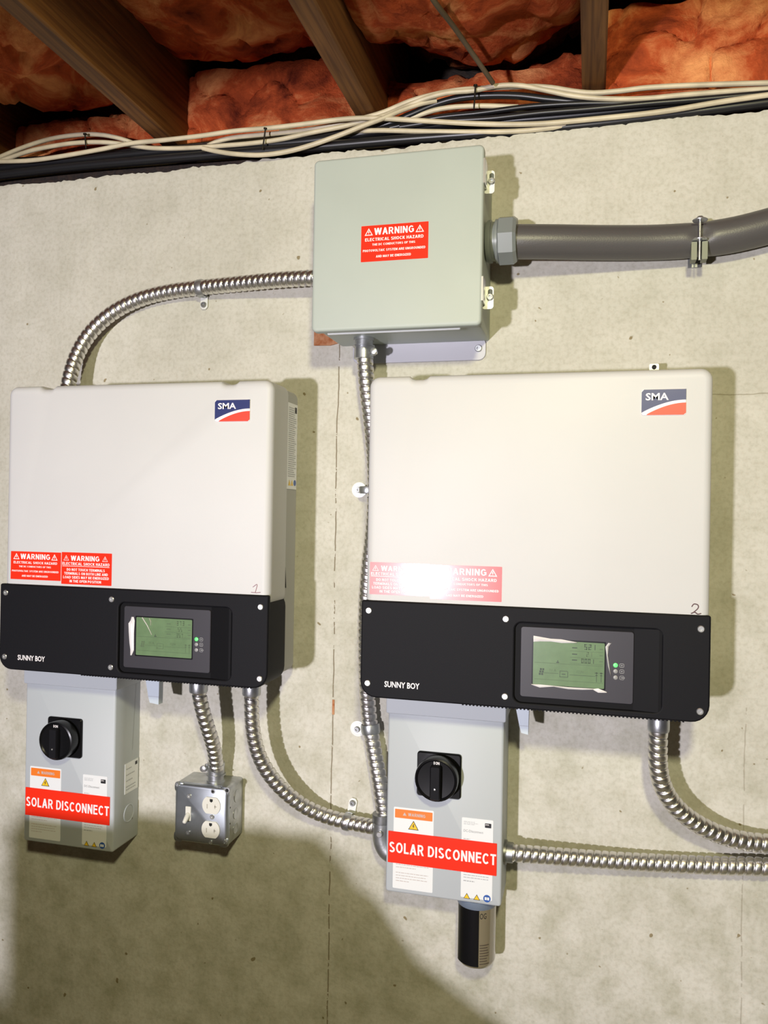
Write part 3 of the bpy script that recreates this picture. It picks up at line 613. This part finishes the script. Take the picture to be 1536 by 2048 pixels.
def make_inverter(n):
    L = LI[n]; K = LI[1]
    t = thing('solar_inverter', L, ['left solar inverter with a faint marker 1 above its black lower cover', 'right solar inverter with a brown marker 2 above its black lower cover'][n], 'inverter', 'solar inverters')
    GZ = .1455; D = ID
    MB().loft(.0, IW, GZ-.02, IH, .016, [(.011, -D), (.0065, -D+.0010), (.0028, -D+.0036), (.0006, -D+.0075), (0, -D+.012), (0, -.099), (.002, -.0985)], notch=(.078, .415) if n == 0 else (.078,), seg=6).build('hood', hood_m, t, 50)
    MB().loft(.004, IW-.003, .006, IH-.003, .014, [(.002, -.0965), (0, -.095), (0, -.048), (.004, -.046)], seg=5).build('rear_housing', rear_m, t, 50)
    MB().box(.06, IW-.06, -.046, -.0005, .10, .42).build('wall_bracket', dgalv_m, t, 0)
    # lower cover: ring outline with a pocket for the display
    R_ = rect((1030, 1245), (1322, 1426), .170, K); px0, px1, pz0, pz1 = R_
    cu = bpy.data.curves.new('c', 'CURVE'); cu.dimensions = '2D'; cu.fill_mode = 'BOTH'; cu.extrude = .0025; cu.bevel_depth = .0025; cu.bevel_resolution = 2; cu.offset = -.0025
    def rr(x0, x1, z0, z1, rad):
        out = []
        for cx, cz, a0, r in ((x1-rad[0], z1-rad[0], 0, rad[0]), (x0+rad[1], z1-rad[1], 90, rad[1]), (x0+rad[2], z0+rad[2], 180, rad[2]), (x1-rad[3], z0+rad[3], 270, rad[3])):
            for k in range(7): a = math.radians(a0+15*k); out.append((cx+r*math.cos(a), cz+r*math.sin(a)))
        return out
    for pts in (rr(-.004, IW+.001, -.001, GZ, (.003, .003, .024, .024)), rr(px0, px1, pz0, pz1, (.010,)*4)):
        sp = cu.splines.new('POLY'); sp.points.add(len(pts)-1); sp.use_cyclic_u = True
        for q_, (a, b) in zip(sp.points, pts): q_.co = (a, b, 0, 1)
    ob = bpy.data.objects.new('c', cu); me = bpy.data.meshes.new_from_object(ob); bpy.data.objects.remove(ob)
    me.transform(Matrix(((1, 0, 0, 0), (0, 0, -1, -D), (0, 1, 0, 0), (0, 0, 0, 1))))
    lc = finish('lower_cover', me, black_m, t, 40)
    MB().loft(-.004, IW+.001, -.001, GZ, .024, [(0, -D+.002), (0, -.098), (.004, -.097)], seg=6).build('cover_side', black_m, lc, 40)
    # pocket walls, back and right-hand ramp
    RP = rect((1042, 1252), (1266, 1409), .166, K); qx1 = RP[1]
    MB().add([(px0, -D+.0006, pz0), (qx1, -D+.0006, pz0), (px1-.004, -D-.0044, pz0), (px1, -D-.0044, pz0), (px0, -D+.0006, pz1), (qx1, -D+.0006, pz1), (px1-.004, -D-.0044, pz1), (px1, -D-.0044, pz1)],
             [(0, 1, 5, 4), (1, 2, 6, 5), (2, 3, 7, 6)]).build('pocket_ramp', mat('deep black pocket', (.003,.003,.004), .6, spec=.15), lc, 0)
    dp = MB().loft(RP[0], RP[1], RP[2]-.0, RP[3], .004, [(.0008, -D-.0018), (0, -D-.001), (0, -D+.001)]).build('display_panel', panel_m, t, 40, 'dark grey display panel')
    RL = rect((1067, 1279), (1208, 1378), .168, K) if n == 1 else rect((273, 1234), (383, 1317), .168, L)
    lx0, lx1, lz0, lz1 = RL; Y = -D-.0022
    MB().loft(lx0-.002, lx1+.002, lz0-.002, lz1+.002, .001, [(0, Y+.0002), (0, Y+.0006)], seg=1).build('screen_edge', gloss_black, dp)
    MB().loft(lx0, lx1, lz0, lz1, .001, [(0, Y), (0, Y+.0004)], seg=1).build('lcd_screen', lcd_m, dp, 0, 'green liquid crystal screen')
    wd, h = lx1-lx0, lz1-lz0; X = lambda f: lx0+wd*f; Z = lambda f: lz0+h*f; y1 = Y-.0003; g = MB(); g2 = MB()
    for f, r0 in ((.49, 0), (.12, 0)): quad(g2, X(.02), X(.98), Z(f), Z(f)+.0005, y1)
    for f in (.84, .70, .57):
        quad(g2, X(.52), X(.98), Z(f)-.003, Z(f)-.0026, y1); quad(g if n else g2, X(.55), X(.62), Z(f)+.001, Z(f)+.0024, y1); quad(g2, X(.93), X(.975), Z(f)+.001, Z(f)+.0024, y1)
    if n == 1: seven(g, '521', X(.72), Z(.84), .0075, y1); seven(g2, '21', X(.75), Z(.69), .006, y1); seven(g, '0001', X(.68), Z(.54), .0062, y1)
    else: seven(g2, '373', X(.72), Z(.84), .007, y1); seven(g2, '55', X(.75), Z(.68), .006, y1); seven(g2, '357', X(.72), Z(.53), .006, y1)
    gg = g if n else g2
    for r_ in range(2):
        for c_ in range(3): x = X(.085)+r_*.0034+c_*.0007; quad(gg, x, x+.0026, Z(.22)+c_*.0034, Z(.22)+c_*.0034+.0028, y1)
    quad(gg, X(.16), X(.36), Z(.27), Z(.27)+.0004, y1); quad(gg, X(.52), X(.88), Z(.26), Z(.26)+.0004, y1)
    text_geo(g2, '11 A', X(.24), Z(.31), X(.33), Z(.37), y1); text_geo(g2, '123V', X(.62), Z(.31), X(.72), Z(.37), y1)
    for a in ((X(.38), X(.49), Z(.20), Z(.20)+.0006), (X(.38), X(.49), Z(.33), Z(.33)+.0006), (X(.38), X(.38)+.0006, Z(.20), Z(.33)), (X(.49), X(.49)+.0006, Z(.20), Z(.33)), (X(.41), X(.46), Z(.26), Z(.26)+.001)): quad(gg, *a, y1)
    for xx in (.89, .955):
        quad(gg, X(xx), X(xx)+.0007, Z(.14), Z(.36), y1); quad(gg, X(xx)-.002, X(xx)+.0027, Z(.33), Z(.335)+.0006, y1); quad(gg, X(xx)-.0015, X(xx)+.0022, Z(.28), Z(.28)+.0006, y1)
    quad(g, X(.33), X(.37), Z(.51), Z(.53), y1); quad(g, X(.345), X(.355), Z(.53), Z(.57), y1)
    if g.v: g.build('screen_marks', ink_m, dp, 0)
    g2.build('faint_screen_marks', dim_ink, dp, 0)
    # peeling protective film: crumpled raised slivers, their bright glint painted as white
    def sliver(pts, wds, nm='film_edge'):
        mb = MB(); vs = []
        for (x, z), wd_ in zip(pts, wds):
            k = random.uniform(.0004, .0016); vs += [(x-wd_[0], Y-.0006, z-wd_[1]), (x, Y-.0012-k, z), (x+wd_[0], Y-.0006, z+wd_[1])]
        for i in range(len(pts)-1):
            a = i*3; mb_f = [(a, a+1, a+4, a+3), (a+1, a+2, a+5, a+4)]; mb.f += mb_f
        mb.v = vs; mb.build(nm, film_m, dp, 0, 'crinkled film edge with its white glint painted in')
    if n == 0:
        x = X(-.075); sliver([(x+.001, Z(1.0)), (x+.001, Z(.9)), (x-.001, Z(.82)), (x-.001, Z(.6)), (x, Z(.3)), (x+.001, Z(.12)), (x-.001, Z(-.02))], [(.002, 0), (.0038, 0), (.0056, 0), (.0048, 0), (.0040, 0), (.0032, 0), (.0014, 0)])
        sliver([(X(.11), Z(1.0)), (X(.2), Z(.8)), (X(.29), Z(.55))], [(.0009, .0003), (.0007, .0003), (.0003, .0001)])
        sliver([(X(.24), Z(.99)), (X(.27), Z(.9)), (X(.27), Z(.8))], [(.0005, 0), (.0004, 0), (.0003, 0)])
    else:
        sliver([(X(.0), Z(1.02)), (X(.1), Z(1.02)), (X(.25), Z(1.01)), (X(.4), Z(1.0)), (X(.62), Z(.985))], [(0, .0044), (0, .0032), (0, .0020), (0, .0026), (0, .0004)])
        sliver([(X(-.02), Z(-.005)), (X(.1), Z(-.03)), (X(.3), Z(-.015)), (X(.5), Z(-.035)), (X(.7), Z(-.03)), (X(.85), Z(-.02)), (X(.92), Z(-.04)), (X(1.04), Z(-.07))], [(0, .0006), (0, .0022), (0, .0008), (0, .0015), (0, .0013), (0, .0008), (0, .003), (0, .0007)])
        sliver([(X(1.07), Z(1.02)), (X(1.03), Z(.93)), (X(1.035), Z(.75)), (X(1.06), Z(.5)), (X(1.09), Z(.3))], [(.002, 0), (.002, 0), (.0009, 0), (.0010, 0), (.0003, 0)])
    # leds and their pictograms
    for k, py in enumerate((1330.5, 1342.5, 1355)):
        q = at(1231, py, .168)-K; MB().lathe((q.x, -D-.0016, q.z), (0, -1, 0), [(0, .0031), (.0009, .0030), (.0013, .0018), (.0014, .0003)], 14).build('status_light', led_g if k == 0 else led_o, dp, 60, 'glowing green light' if k == 0 else 'unlit grey light')
        ic = MB(); x = q.x+.0085; z = q.z
        for a in ((x-.003, x+.003, z+.0022, z+.0028), (x-.003, x+.003, z-.0028, z-.0022), (x-.003, x-.0024, z-.0028, z+.0028), (x+.0024, x+.003, z-.0028, z+.0028), (x-.001, x+.001+.003*(k == 2), z-.0006, z+.0006)): quad(ic, *a, -D-.0021)
        ic.build('pictogram', mat('grey pictogram', (.32, .32, .33), .5), dp, 0)
    # screws
    for px, py in ((737.6, 1221), (735, 1366), (1011.5, 1238), (1009.6, 1393), (1402, 1258), (1400, 1423)):
        q = at(px, py, .171)-K; screw('cover_screw', (q.x, -D-.0050, q.z), .0048, t, m=zinc_m, h=.0016)
    tx = MB(); a = rect((769, 1367), (839, 1381), .171, K); text_geo(tx, 'SUNNY BOY', a[0], a[2]+.0015, a[1], a[2]+.0105, -D-.0054, .02); tx.build('lettering', white_m, t, 0, 'white lettering on the black cover')
    logo(t, rect((1283.5, 779), (1371.5, 830), ID, K) if n else rect((431, 800), (500, 843), ID, L), -D)
    if n == 0:
        warning_label(t, rect((22.5, 1102), (121.5, 1162), ID, L), -D, 'dc', lab='left of the two red warning labels'); warning_label(t, rect((124, 1104), (223, 1172), ID, L), -D, 'touch', lab='right of the two red warning labels')
        q = at(513, 1178, ID)-L; pl = [Vector((q.x-.006, -D-.0005, q.z+.003)), Vector((q.x+.001, -D-.0005, q.z+.007)), Vector((q.x-.002, -D-.0005, q.z-.006))]
        mb = MB().tube(spline(pl, .001), .0006, 6); mb.tube([Vector((q.x-.009, -D-.0005, q.z-.0055)), Vector((q.x, -D-.0005, q.z-.006)), Vector((q.x+.007, -D-.0005, q.z-.005))], .0006, 6)
        mb.build('marker_number', marker_r, t, 0, 'faint hand-drawn 1')
    else:
        warning_label(t, rect((740.5, 1124), (859, 1193), ID, L), -D, 'touch', lab='left of the two red warning labels, half washed out by glare'); warning_label(t, rect((861, 1129), (1003, 1204), ID, L), -D, 'dc', lab='right of the two red warning labels')
        q = at(1391, 1218, ID)-L; pl = [(-.005, .003), (-.002, .0068), (.003, .0055), (.003, .001), (-.003, -.005), (-.006, -.0065), (-.001, -.0045), (.003, -.0068), (.008, -.0055)]
        MB().tube(spline([Vector((q.x+a, -D-.0005, q.z+b)) for a, b in pl], .0008), .0007, 6).build('marker_number', marker_b, t, 0, 'hand-drawn 2')
    # bottom vent teeth, cable loop, latch
    mb = MB(); x = .15
    while x < IW-.03: mb.box(x, x+.0024, -D+.006, -D+.020, -.0045, .002); x += .0053
    o = mb.build('vent_teeth', black_m, t, 0); o['kind'] = 'stuff'
    xc = .33 if n == 0 else .31
    MB().tube(spline([Vector((xc-.045, -.10, .006)), Vector((xc-.028, -.105, -.006)), Vector((xc, -.11, -.0115)), Vector((xc+.028, -.105, -.007)), Vector((xc+.045, -.10, .006))], .003), .0028, 10).build('cable_loop', cable_k, t, 60)
    a = (at(290, 1362, .075)-L, at(321, 1408, .075)-L) if n == 0 else (at(1027, 1418, .075)-L, at(1058, 1468, .075)-L)
    X0, X1, zz = a[0].x, a[1].x, a[1].z
    lt = MB().poly([(X0, .008), (X0+.002, -.012), (X0+.010, zz+.012), (X0+.013, zz+.002), (X1-.001, zz), (X1, .008)], -.080, -.066).build('support_tab', mat('pale blue plastic', (.55, .62, .70), .4), t, 40, 'pale tab hanging below the black cover')
    screw('screw', ((X0+X1)/2, -.080, -.006), .0045, lt)
    MB().box(X0+.009, X1-.001, -.0806, -.080, zz+.013, zz+.0136).build('tab_line', grey_ink, lt, 0)
    if n == 1:
        q = at(1308, 736, .05)-L; br = MB().loft(q.x-.007, q.x+.007, IH-.01, q.z+.006, .002, [(0, -.052), (0, -.050)]).build('hanger_tab', tabm, t); screw('screw', (q.x, -.052, q.z+.001), .0035, br, m=dark_m)
    else:                                                             # rating plate on the right side
        x = IW-.0024; ys = lambda px: -(.046+.12*(597-px)/(597-549))
        pl = MB().box(x-.001, x+.0004, -.094, -.050, IH-.170, IH-.026).build('rating_plate', paper_m, t, 0, 'white rating sticker on the side')
        mb = MB(); h = .144/40; b = MB(); bars(b, 0, .036, 0, .118, 0, 34, .4)
        for v in b.v: mb.v.append((x+.0008, -.090+v[0], IH-.150+v[2]))
        mb.f = b.f; mb.build('fine_print', grey_ink, pl, 0)
        MB().box(x+.0004, x+.0008, -.062, -.054, IH-.041, IH-.031).build('black_mark', blackp, pl, 0)
        for k in range(2): MB().add([(x+.0008, -.088+.012*k, IH-.164), (x+.0008, -.078+.012*k, IH-.164), (x+.0008, -.083+.012*k, IH-.154)], [(0, 1, 2)]).build('yellow_triangle', yellow_m, pl, 0)
        MB().lathe((x+.0003, -.058, IH-.159), (1, 0, 0), [(0, .005), (.0006, .005)], 14).build('blue_disc', blue_m, pl, 0)
        # step in the seam between hood and rear housing
        MB().poly([(.0, 0), (.003, 0), (.008, -.034), (.005, -.034)], 0, .0012).xf(Matrix.Translation((IW-.0005, -.100, IH-.300)) @ Matrix.Rotation(PI/2, 4, 'Z')).build('seam_step', dark_m, t, 0)
    return t
make_inverter(0); make_inverter(1)

# ------------------------------------------------------------------ disconnects
DW, DD = .1863, .0795; ZD = -.1515+Z0; DH = .325
LD = [Vector((-.0459, 0, ZD)), Vector((.6397, 0, ZD))]
def make_disc(n):
    L = LD[n]; K = LD[1]; D = DD
    t = thing('dc_disconnect', L, ['left grey disconnect switch box with a red SOLAR DISCONNECT label', 'right grey disconnect switch box with a red SOLAR DISCONNECT label, a tube below it'][n], 'switch box', 'solar disconnects')
    MB().loft(0, DW, 0, DH, .005, [(.003, -D), (.0009, -D+.0012), (0, -D+.003), (0, -.050), (0, -.0005)], seg=4).build('box_body', disc_m, t, 50)
    z1 = at(880, 1434, D).z-K.z
    MB().loft(-.003, DW+.003, z1, DH+.002, .003, [(.001, -D-.0032), (0, -D-.0022), (0, -.002)], seg=2).build('top_cap', disc_m, t, 40)
    # rotary switch
    q = at(878.5, 1549, D)-K; s = .0355
    pl = MB().loft(q.x-s, q.x+s, q.z-s, q.z+s, .005, [(.002, -D-.005), (0, -D-.003), (0, -D)]).build('switch_plate', gloss_black, t, 40)
    MB().lathe((q.x, -D-.004, q.z), (0, -1, 0), [(0, .028), (.006, .028), (.0065, .0335), (.020, .0345), (.0245, .0335), (.0255, .031), (.0235, .029), (.0225, .012), (.0225, .0005)], 40).build('switch_dial', gloss_black, pl, 30)
    MB().loft(q.x-.0085, q.x+.0085, q.z-.030, q.z+.024, .004, [(.002, -D-.037), (0, -D-.034), (0, -D-.026)]).build('switch_handle', black_m, pl, 40)
    MB().lathe((q.x, -D-.037, q.z-.012), (0, -1, 0), [(0, .0017), (.0012, .0014), (.0014, .0004)], 10).build('handle_pin', zinc_m, pl)
    tx = MB(); text_geo(tx, 'ON', q.x-.001, q.z+.0245, q.x+.0055, q.z+.0292, -D-.0299, .03); quad(tx, q.x-.0035, q.x-.0022, q.z+.0245, q.z+.0292, -D-.0299)
    tx.build('dial_lettering', white_m, pl, 0)
    Y = -D-.0004
    # warning sticker (left)
    a = rect((788, 1613), (865, 1786), D, K); st = MB().loft(*a, .0015, [(0, Y), (0, -D)], seg=2).build('warning_sticker', paper_m, t, 0)
    MB().loft(a[0]+.002, a[1]-.002, a[3]-.017, a[3]-.003, .0005, [(0, Y-.0002), (0, Y)], seg=1).build('orange_band', orange_m, st, 0)
    tx = MB(); sign_text(tx, 'WARNING', a[0]+.024, a[3]-.0125, a[0]+.052, a[3]-.0075, Y-.0004); tri_sign(tx, a[0]+.018, a[3]-.010, .003, Y-.0004, True, False)
    bars(tx, a[0]+.005, a[1]-.006, a[2]+.006, a[2]+.050, Y-.0003, 10, .22, [1, .95, .98, .6, 0, .97, .9, .95, .4, 0]); bars(tx, a[0]+.004, a[1]-.004, a[3]-.045, a[3]-.040, Y-.0003, 2, .2)
    tx.build('fine_print', mat('pale fine print', (.55, .48, .46), .5), st, 0)
    tr = MB(); cx = (a[0]+a[1])/2; tri_sign(tr, cx, a[3]-.027, .0086, Y-.0002, True, False); tr.build('triangle_edge', blackp, st, 0)
    tr = MB(); tri_sign(tr, cx, a[3]-.0272, .0070, Y-.0005, True, False); tr.build('yellow_triangle', yellow_m, st, 0)
    tr = MB(); MB.add(tr, [(cx+p_*.007, Y-.0008, a[3]-.0275+r_*.007) for p_, r_ in [(.05, .45), (-.25, -.12), (-.02, -.12), (-.12, -.65), (.22, .0), (.02, .0), (.2, .45)]], [tuple(range(7))]); tr.build('bolt_sign', blackp, st, 0)
    # type plate (right)
    b = rect((924, 1634), (984, 1802), D, K); st = MB().loft(*b, .0015, [(0, Y), (0, -D)], seg=2).build('type_sticker', paper_m, t, 0)
    MB().loft(b[1]-.013, b[1]-.003, b[3]-.0125, b[3]-.0055, .0005, [(0, Y-.0002), (0, Y)], seg=1).build('black_logo', blackp, st, 0)
    tx = MB(); text_geo(tx, 'SMA', b[1]-.0122, b[3]-.0088, b[1]-.0065, b[3]-.0065, Y-.0004, .01); tx.build('logo_lettering', white_m, st, 0)
    tx = MB(); text_geo(tx, 'DC-Disconnect', b[0]+.003, b[3]-.0225, b[0]+.034, b[3]-.0185, Y-.0004, .01); bars(tx, b[0]+.003, b[0]+.026, b[3]-.011, b[3]-.005, Y-.0003, 3, .3)
    bars(tx, b[0]+.003, b[0]+.038, b[3]-.040, b[3]-.032, Y-.0003, 3, .4, [.3, .1, 1]); bars(tx, b[0]+.004, b[1]-.005, b[2]+.030, b[2]+.046, Y-.0003, 4, .25); bars(tx, b[0]+.004, b[0]+.022, b[2]+.025, b[2]+.028, Y-.0003, 1, .5)
    tx.build('fine_print', grey_ink, st, 0)
    for k, (px, py) in enumerate(((933.6, 1791.5), (953.5, 1794.5))):
        c = at(px, py, D)-K; tr = MB(); tri_sign(tr, c.x, c.z, .0052, Y-.0002, True, False); tr.build('triangle_edge', blackp, st, 0)
        tr = MB(); tri_sign(tr, c.x, c.z-.0002, .0040, Y-.0005, True, False); tr.build('yellow_triangle', yellow_m, st, 0)
    c = at(974, 1797, D)-K; MB().lathe((c.x, Y+.0001, c.z), (0, -1, 0), [(0, .0058), (.0004, .0058)], 20).build('blue_disc', blue_m, st, 0)
    tr = MB(); quad(tr, c.x-.0035, c.x-.0003, c.z-.0022, c.z+.0022, Y-.0006); quad(tr, c.x+.0003, c.x+.0035, c.z-.0022, c.z+.0022, Y-.0006); tr.build('book_sign', paper_m, st, 0)
    # big red label
    a0 = at(777, 1657, D)-K; a1 = at(993, 1753, D)-K; c0_ = at(777, 1722, D)-K
    rl_ = MB().loft(a0.x, a1.x, (a1.z+c0_.z)/2, (a1.z+c0_.z)/2+.0505, .0004, [(0, -D-.0012), (0, -D-.0004)], seg=1).build('red_label', red_m, t, 0)
    zc = (a1.z+c0_.z)/2+.0252; tx = MB(); sign_text(tx, 'SOLAR DISCONNECT', a0.x+.002, zc-.0085, a1.x-.001, zc+.0085, -D-.0016); tx.build('lettering', white_m, rl_, 0)
    # right side: knockout, sticker, fold
    if n == 0:
        x = DW; z = at(258, 1626, .032).z-L.z
        ko = MB().lathe((x-.001, -.032, z), (1, 0, 0), [(0, .0165), (.0016, .0165), (.0022, .0155), (.0016, .0140), (.0012, .0138), (.0012, .0001)], 28).build('knockout', disc_m, t, 30)
        z0, z1 = at(266, 1582, .025).z-L.z, at(266, 1522, .025).z-L.z
        sp = MB().box(x, x+.0006, -.047, -.004, z0, z1).build('side_sticker', paper_m, t, 0)
        bb = MB(); bars(bb, 0, .034, 0, z1-z0-.012, 0, 8, .3, [.5, 0, .8, 0, .6, 0, .9, .9]); mb = MB(); mb.v = [(x+.0009, -.043+v[0], z0+.004+v[2]) for v in bb.v]; mb.f = bb.f; mb.build('fine_print', grey_ink, sp, 0)
        MB().box(x+.0006, x+.0009, -.014, -.007, z1-.010, z1-.004).build('black_mark', blackp, sp, 0)
        MB().add([(x+.0002, -.012, DH-.02), (x+.0002, -.014, DH-.02), (x+.0002, -.024, z1+.02), (x+.0002, -.022, z1+.02)], [(0, 1, 2, 3)]).build('fold_line', mat('fold shade', (.40, .42, .44), .5), t, 0)
    for z in (.04, .11):
        MB().lathe((DW-.001, -.02, z), (1, 0, 0), [(0, .002), (.0012, .002)], 8).build('side_dimple', dgalv_m, t, 0)
    return t
make_disc(0); make_disc(1)

# surge arrester under the right disconnect
ca, cb = at(916, 1830, .045), at(992, 1830, .045); r = (cb.x-ca.x)/2; cx = (ca.x+cb.x)/2; zb = at(955, 1921, .045).z
t = thing('surge_arrester', (cx, -.045, zb), 'dark glossy surge arrester tube hanging below the right disconnect', 'arrester')
H = ZD-zb
MB().lathe((0, 0, 0), (0, 0, 1), [(0, .001), (.0005, r*.80), (.002, r*.9), (.006, r*.965), (.010, r), (H-.010, r), (H-.008, r*.9)], 40, caps=False).build('tube', clear_m, t, 50)
MB().lathe((0, 0, H-.014), (0, 0, 1), [(0, r*.96), (.002, r*1.03), (.0135, r*1.03)], 40).build('collar', mat('blue grey nut', (.16, .20, .27), .35), t, 50)
def arc_patch(a0, a1, z0, z1, rr, n=18):
    mb = MB()
    for k in range(n+1):
        a = math.radians(a0+(a1-a0)*k/n); mb.v += [(rr*math.cos(a), rr*math.sin(a), z0), (rr*math.cos(a), rr*math.sin(a), z1)]
    mb.f = [(2*k, 2*k+2, 2*k+3, 2*k+1) for k in range(n)]; return mb
arc_patch(205, 284, .006, H-.012, r*1.008).build('black_label', gloss_black, t, 50)
mb = MB(); text_geo(mb, 'OG', 0, 0, 1, 1, 0, .0)
for i, v in enumerate(mb.v): a = math.radians(286+20*v[0]); mb.v[i] = (r*1.012*math.cos(a), r*1.012*math.sin(a), H-.026+.009*v[2])
mb.build('lettering', blackp, t, 0)
for k in range(8):
    arc_patch(287, 287+random.uniform(22, 34), .010+k*.0042, .0115+k*.0042, r*1.012, 5).build('print_line', mat('brown print', (.08, .06, .04), .6), t, 0)

# ------------------------------------------------------------------ outlet box
jb = at(348, 1681, .061); JW, JH, JD = .1025, .103, .061
L = Vector((jb.x, 0, jb.z)); t = thing('outlet_box', L, 'square steel outlet box with a toggle switch and double outlet', 'electrical box')
MB().loft(0, JW, 0, JH, .006, [(0, -JD+.006), (0, -.0005)], seg=3).build('box_body', galv_m, t, 40)
cut = .013
cv = MB().loft(.0005, JW-.0005, .0005, JH-.0005, .012, [(.0045, -JD-.0012), (.0018, -JD-.0002), (.0004, -JD+.002), (0, -JD+.006)], seg=4).build('cover_plate', plate_m, t, 50)
for x, z in ((.008, JH-.008), (JW-.008, JH-.008), (.008, .008), (JW-.008, .008)):
    MB().loft(x-.0090, x+.0090, z-.0090, z+.0090, .006, [(.001, -JD+.0002), (0, -JD+.001), (0, -JD+.004)], seg=3).xf(Matrix.Identity(4)).build('corner_ear', plate_m, cv, 40)
def jp(px, py): q = at(px, py, JD+.002)-L; return q.x, q.z
for px, py, r_, m_ in ((378, 1592.5, .0042, zinc_m), (376, 1665.6, .0042, galv_m), (424, 1634, .0042, zinc_m), (420.5, 1685, .0035, galv_m), (450, 1685, .0042, galv_m), (355, 1569, .0042, galv_m)):
    x, z = jp(px, py); screw('cover_screw', (x, -JD-.0012, z), r_, cv, m=m_, h=.0022)
for px, py, r_ in ((454, 1581, .0030), (425.6, 1583, .0024)):
    x, z = jp(px, py); MB().lathe((x, -JD-.0013, z), (0, -1, 0), [(0, r_*1.7), (.0004, r_*1.6), (.0005, r_*1.1)], 14).build('hole_rim', zinc_m, cv); MB().lathe((x, -JD-.0017, z), (0, -1, 0), [(0, r_), (.0004, r_)], 12).build('screw_hole', dark_m, cv)
for px, py in ((423, 1611), (421.6, 1659)):
    x, z = jp(px, py); rr_ = .0172; pts = []
    for k in range(32):
        a = 2*PI*k/32; pts.append((x+rr_*math.cos(a), z+max(-.0143, min(.0143, rr_*math.sin(a)))))
    oc = MB().poly(pts, -JD-.0032, -JD-.0005).build('outlet_face', ivory_m, cv, 30, 'white round outlet face')
    s = MB(); quad(s, x-.0085, x-.0068, z-.0055, z+.0022, -JD-.0034); quad(s, x+.0064, x+.0079, z-.0048, z+.0022, -JD-.0034); quad(s, x+.0064, x+.0105, z-.0018, z-.0004, -JD-.0034); s.build('blade_slot', mat('slot tint', (.42, .40, .33), .6), oc, 0)
    MB().poly([(x-.0028, z+.0115), (x+.0028, z+.0115), (x+.0028, z+.0075), (x, z+.0055), (x-.0028, z+.0075)], -JD-.0035, -JD-.0031).build('ground_slot', dark_m, oc, 0)
x, z = jp(376, 1628)
sw = MB().loft(x-.0052, x+.0052, z-.0120, z+.0130, .001, [(.0006, -JD-.0024), (0, -JD-.0018), (0, -JD)], seg=2).build('toggle_switch', ivory_m, cv, 40)
MB().lathe((x, -JD-.001, z-.001), (-.05, -.82, -.62), [(0, .0046), (.006, .0044), (.016, .0034), (.0172, .0022)], 12).build('toggle_lever', ivory_m, sw, 50)
for z in (.022, .048, .078):
    k = MB().lathe((JW-.001, -.030+.004*(z > .07), z), (1, 0, 0), [(0, .0095 if z < .07 else .0115), (.0014, .0095 if z < .07 else .0115), (.0018, .009 if z < .07 else .011), (.0013, .008 if z < .07 else .010), (.0013, .0002)], 24).build('knockout', galv_m, t, 30)
for z in (.038, .066): MB().lathe((JW-.0005, -.052, z), (1, 0, 0), [(0, .0015), (.0007, .0015)], 10).build('side_hole', dark_m, t)
kp = at(432, 1548, .033); kp.z = jb.z+JH-.001; clamp_connector(c4, kp, (0, 0, 1), (-1, -.2, 0), .0132)

# ------------------------------------------------------------------ added blockers, unseen left of the camera, shading the lower left wall
t = thing('shadow_blocker', (.19, -1.0, 0), 'added wooden cabinet standing in the room, outside the picture', 'blocker')
blocker_m = wood('cabinet timber', (.30, .2, .1), (.22, .14, .07))
CX0, CX1, CT = -.205, .215, -.036+Z0
MB().box(CX0, CX1, -.2, .2, .03, CT).build('blocker_body', blocker_m, t, 0)
MB().box(CX0+.01, (CX0+CX1)/2-.003, -.215, -.2, .08, CT-.03).build('blocker_door', blocker_m, t, 0); MB().box((CX0+CX1)/2+.003, CX1-.01, -.215, -.2, .08, CT-.03).build('blocker_door', blocker_m, t, 0)
MB().box(CX0+.02, CX1-.02, -.18, .18, 0, .03).build('blocker_base', sill_m, t, 0)
o = MB().poly([(.41, 0), (.41, -.075+Z0), (.48, -.102+Z0), (.537, -.174+Z0), (.66, -.246+Z0), (.77, -.39+Z0), (.77, 0)], -.815, -.80).build('shadow_panel', blocker_m, None, 0); tag(o, 'added unseen plywood panel, angled to shape the wall shadow, beside the cabinet, outside the picture', 'shadow panel')  # added to give the wall shadow its slanting right end
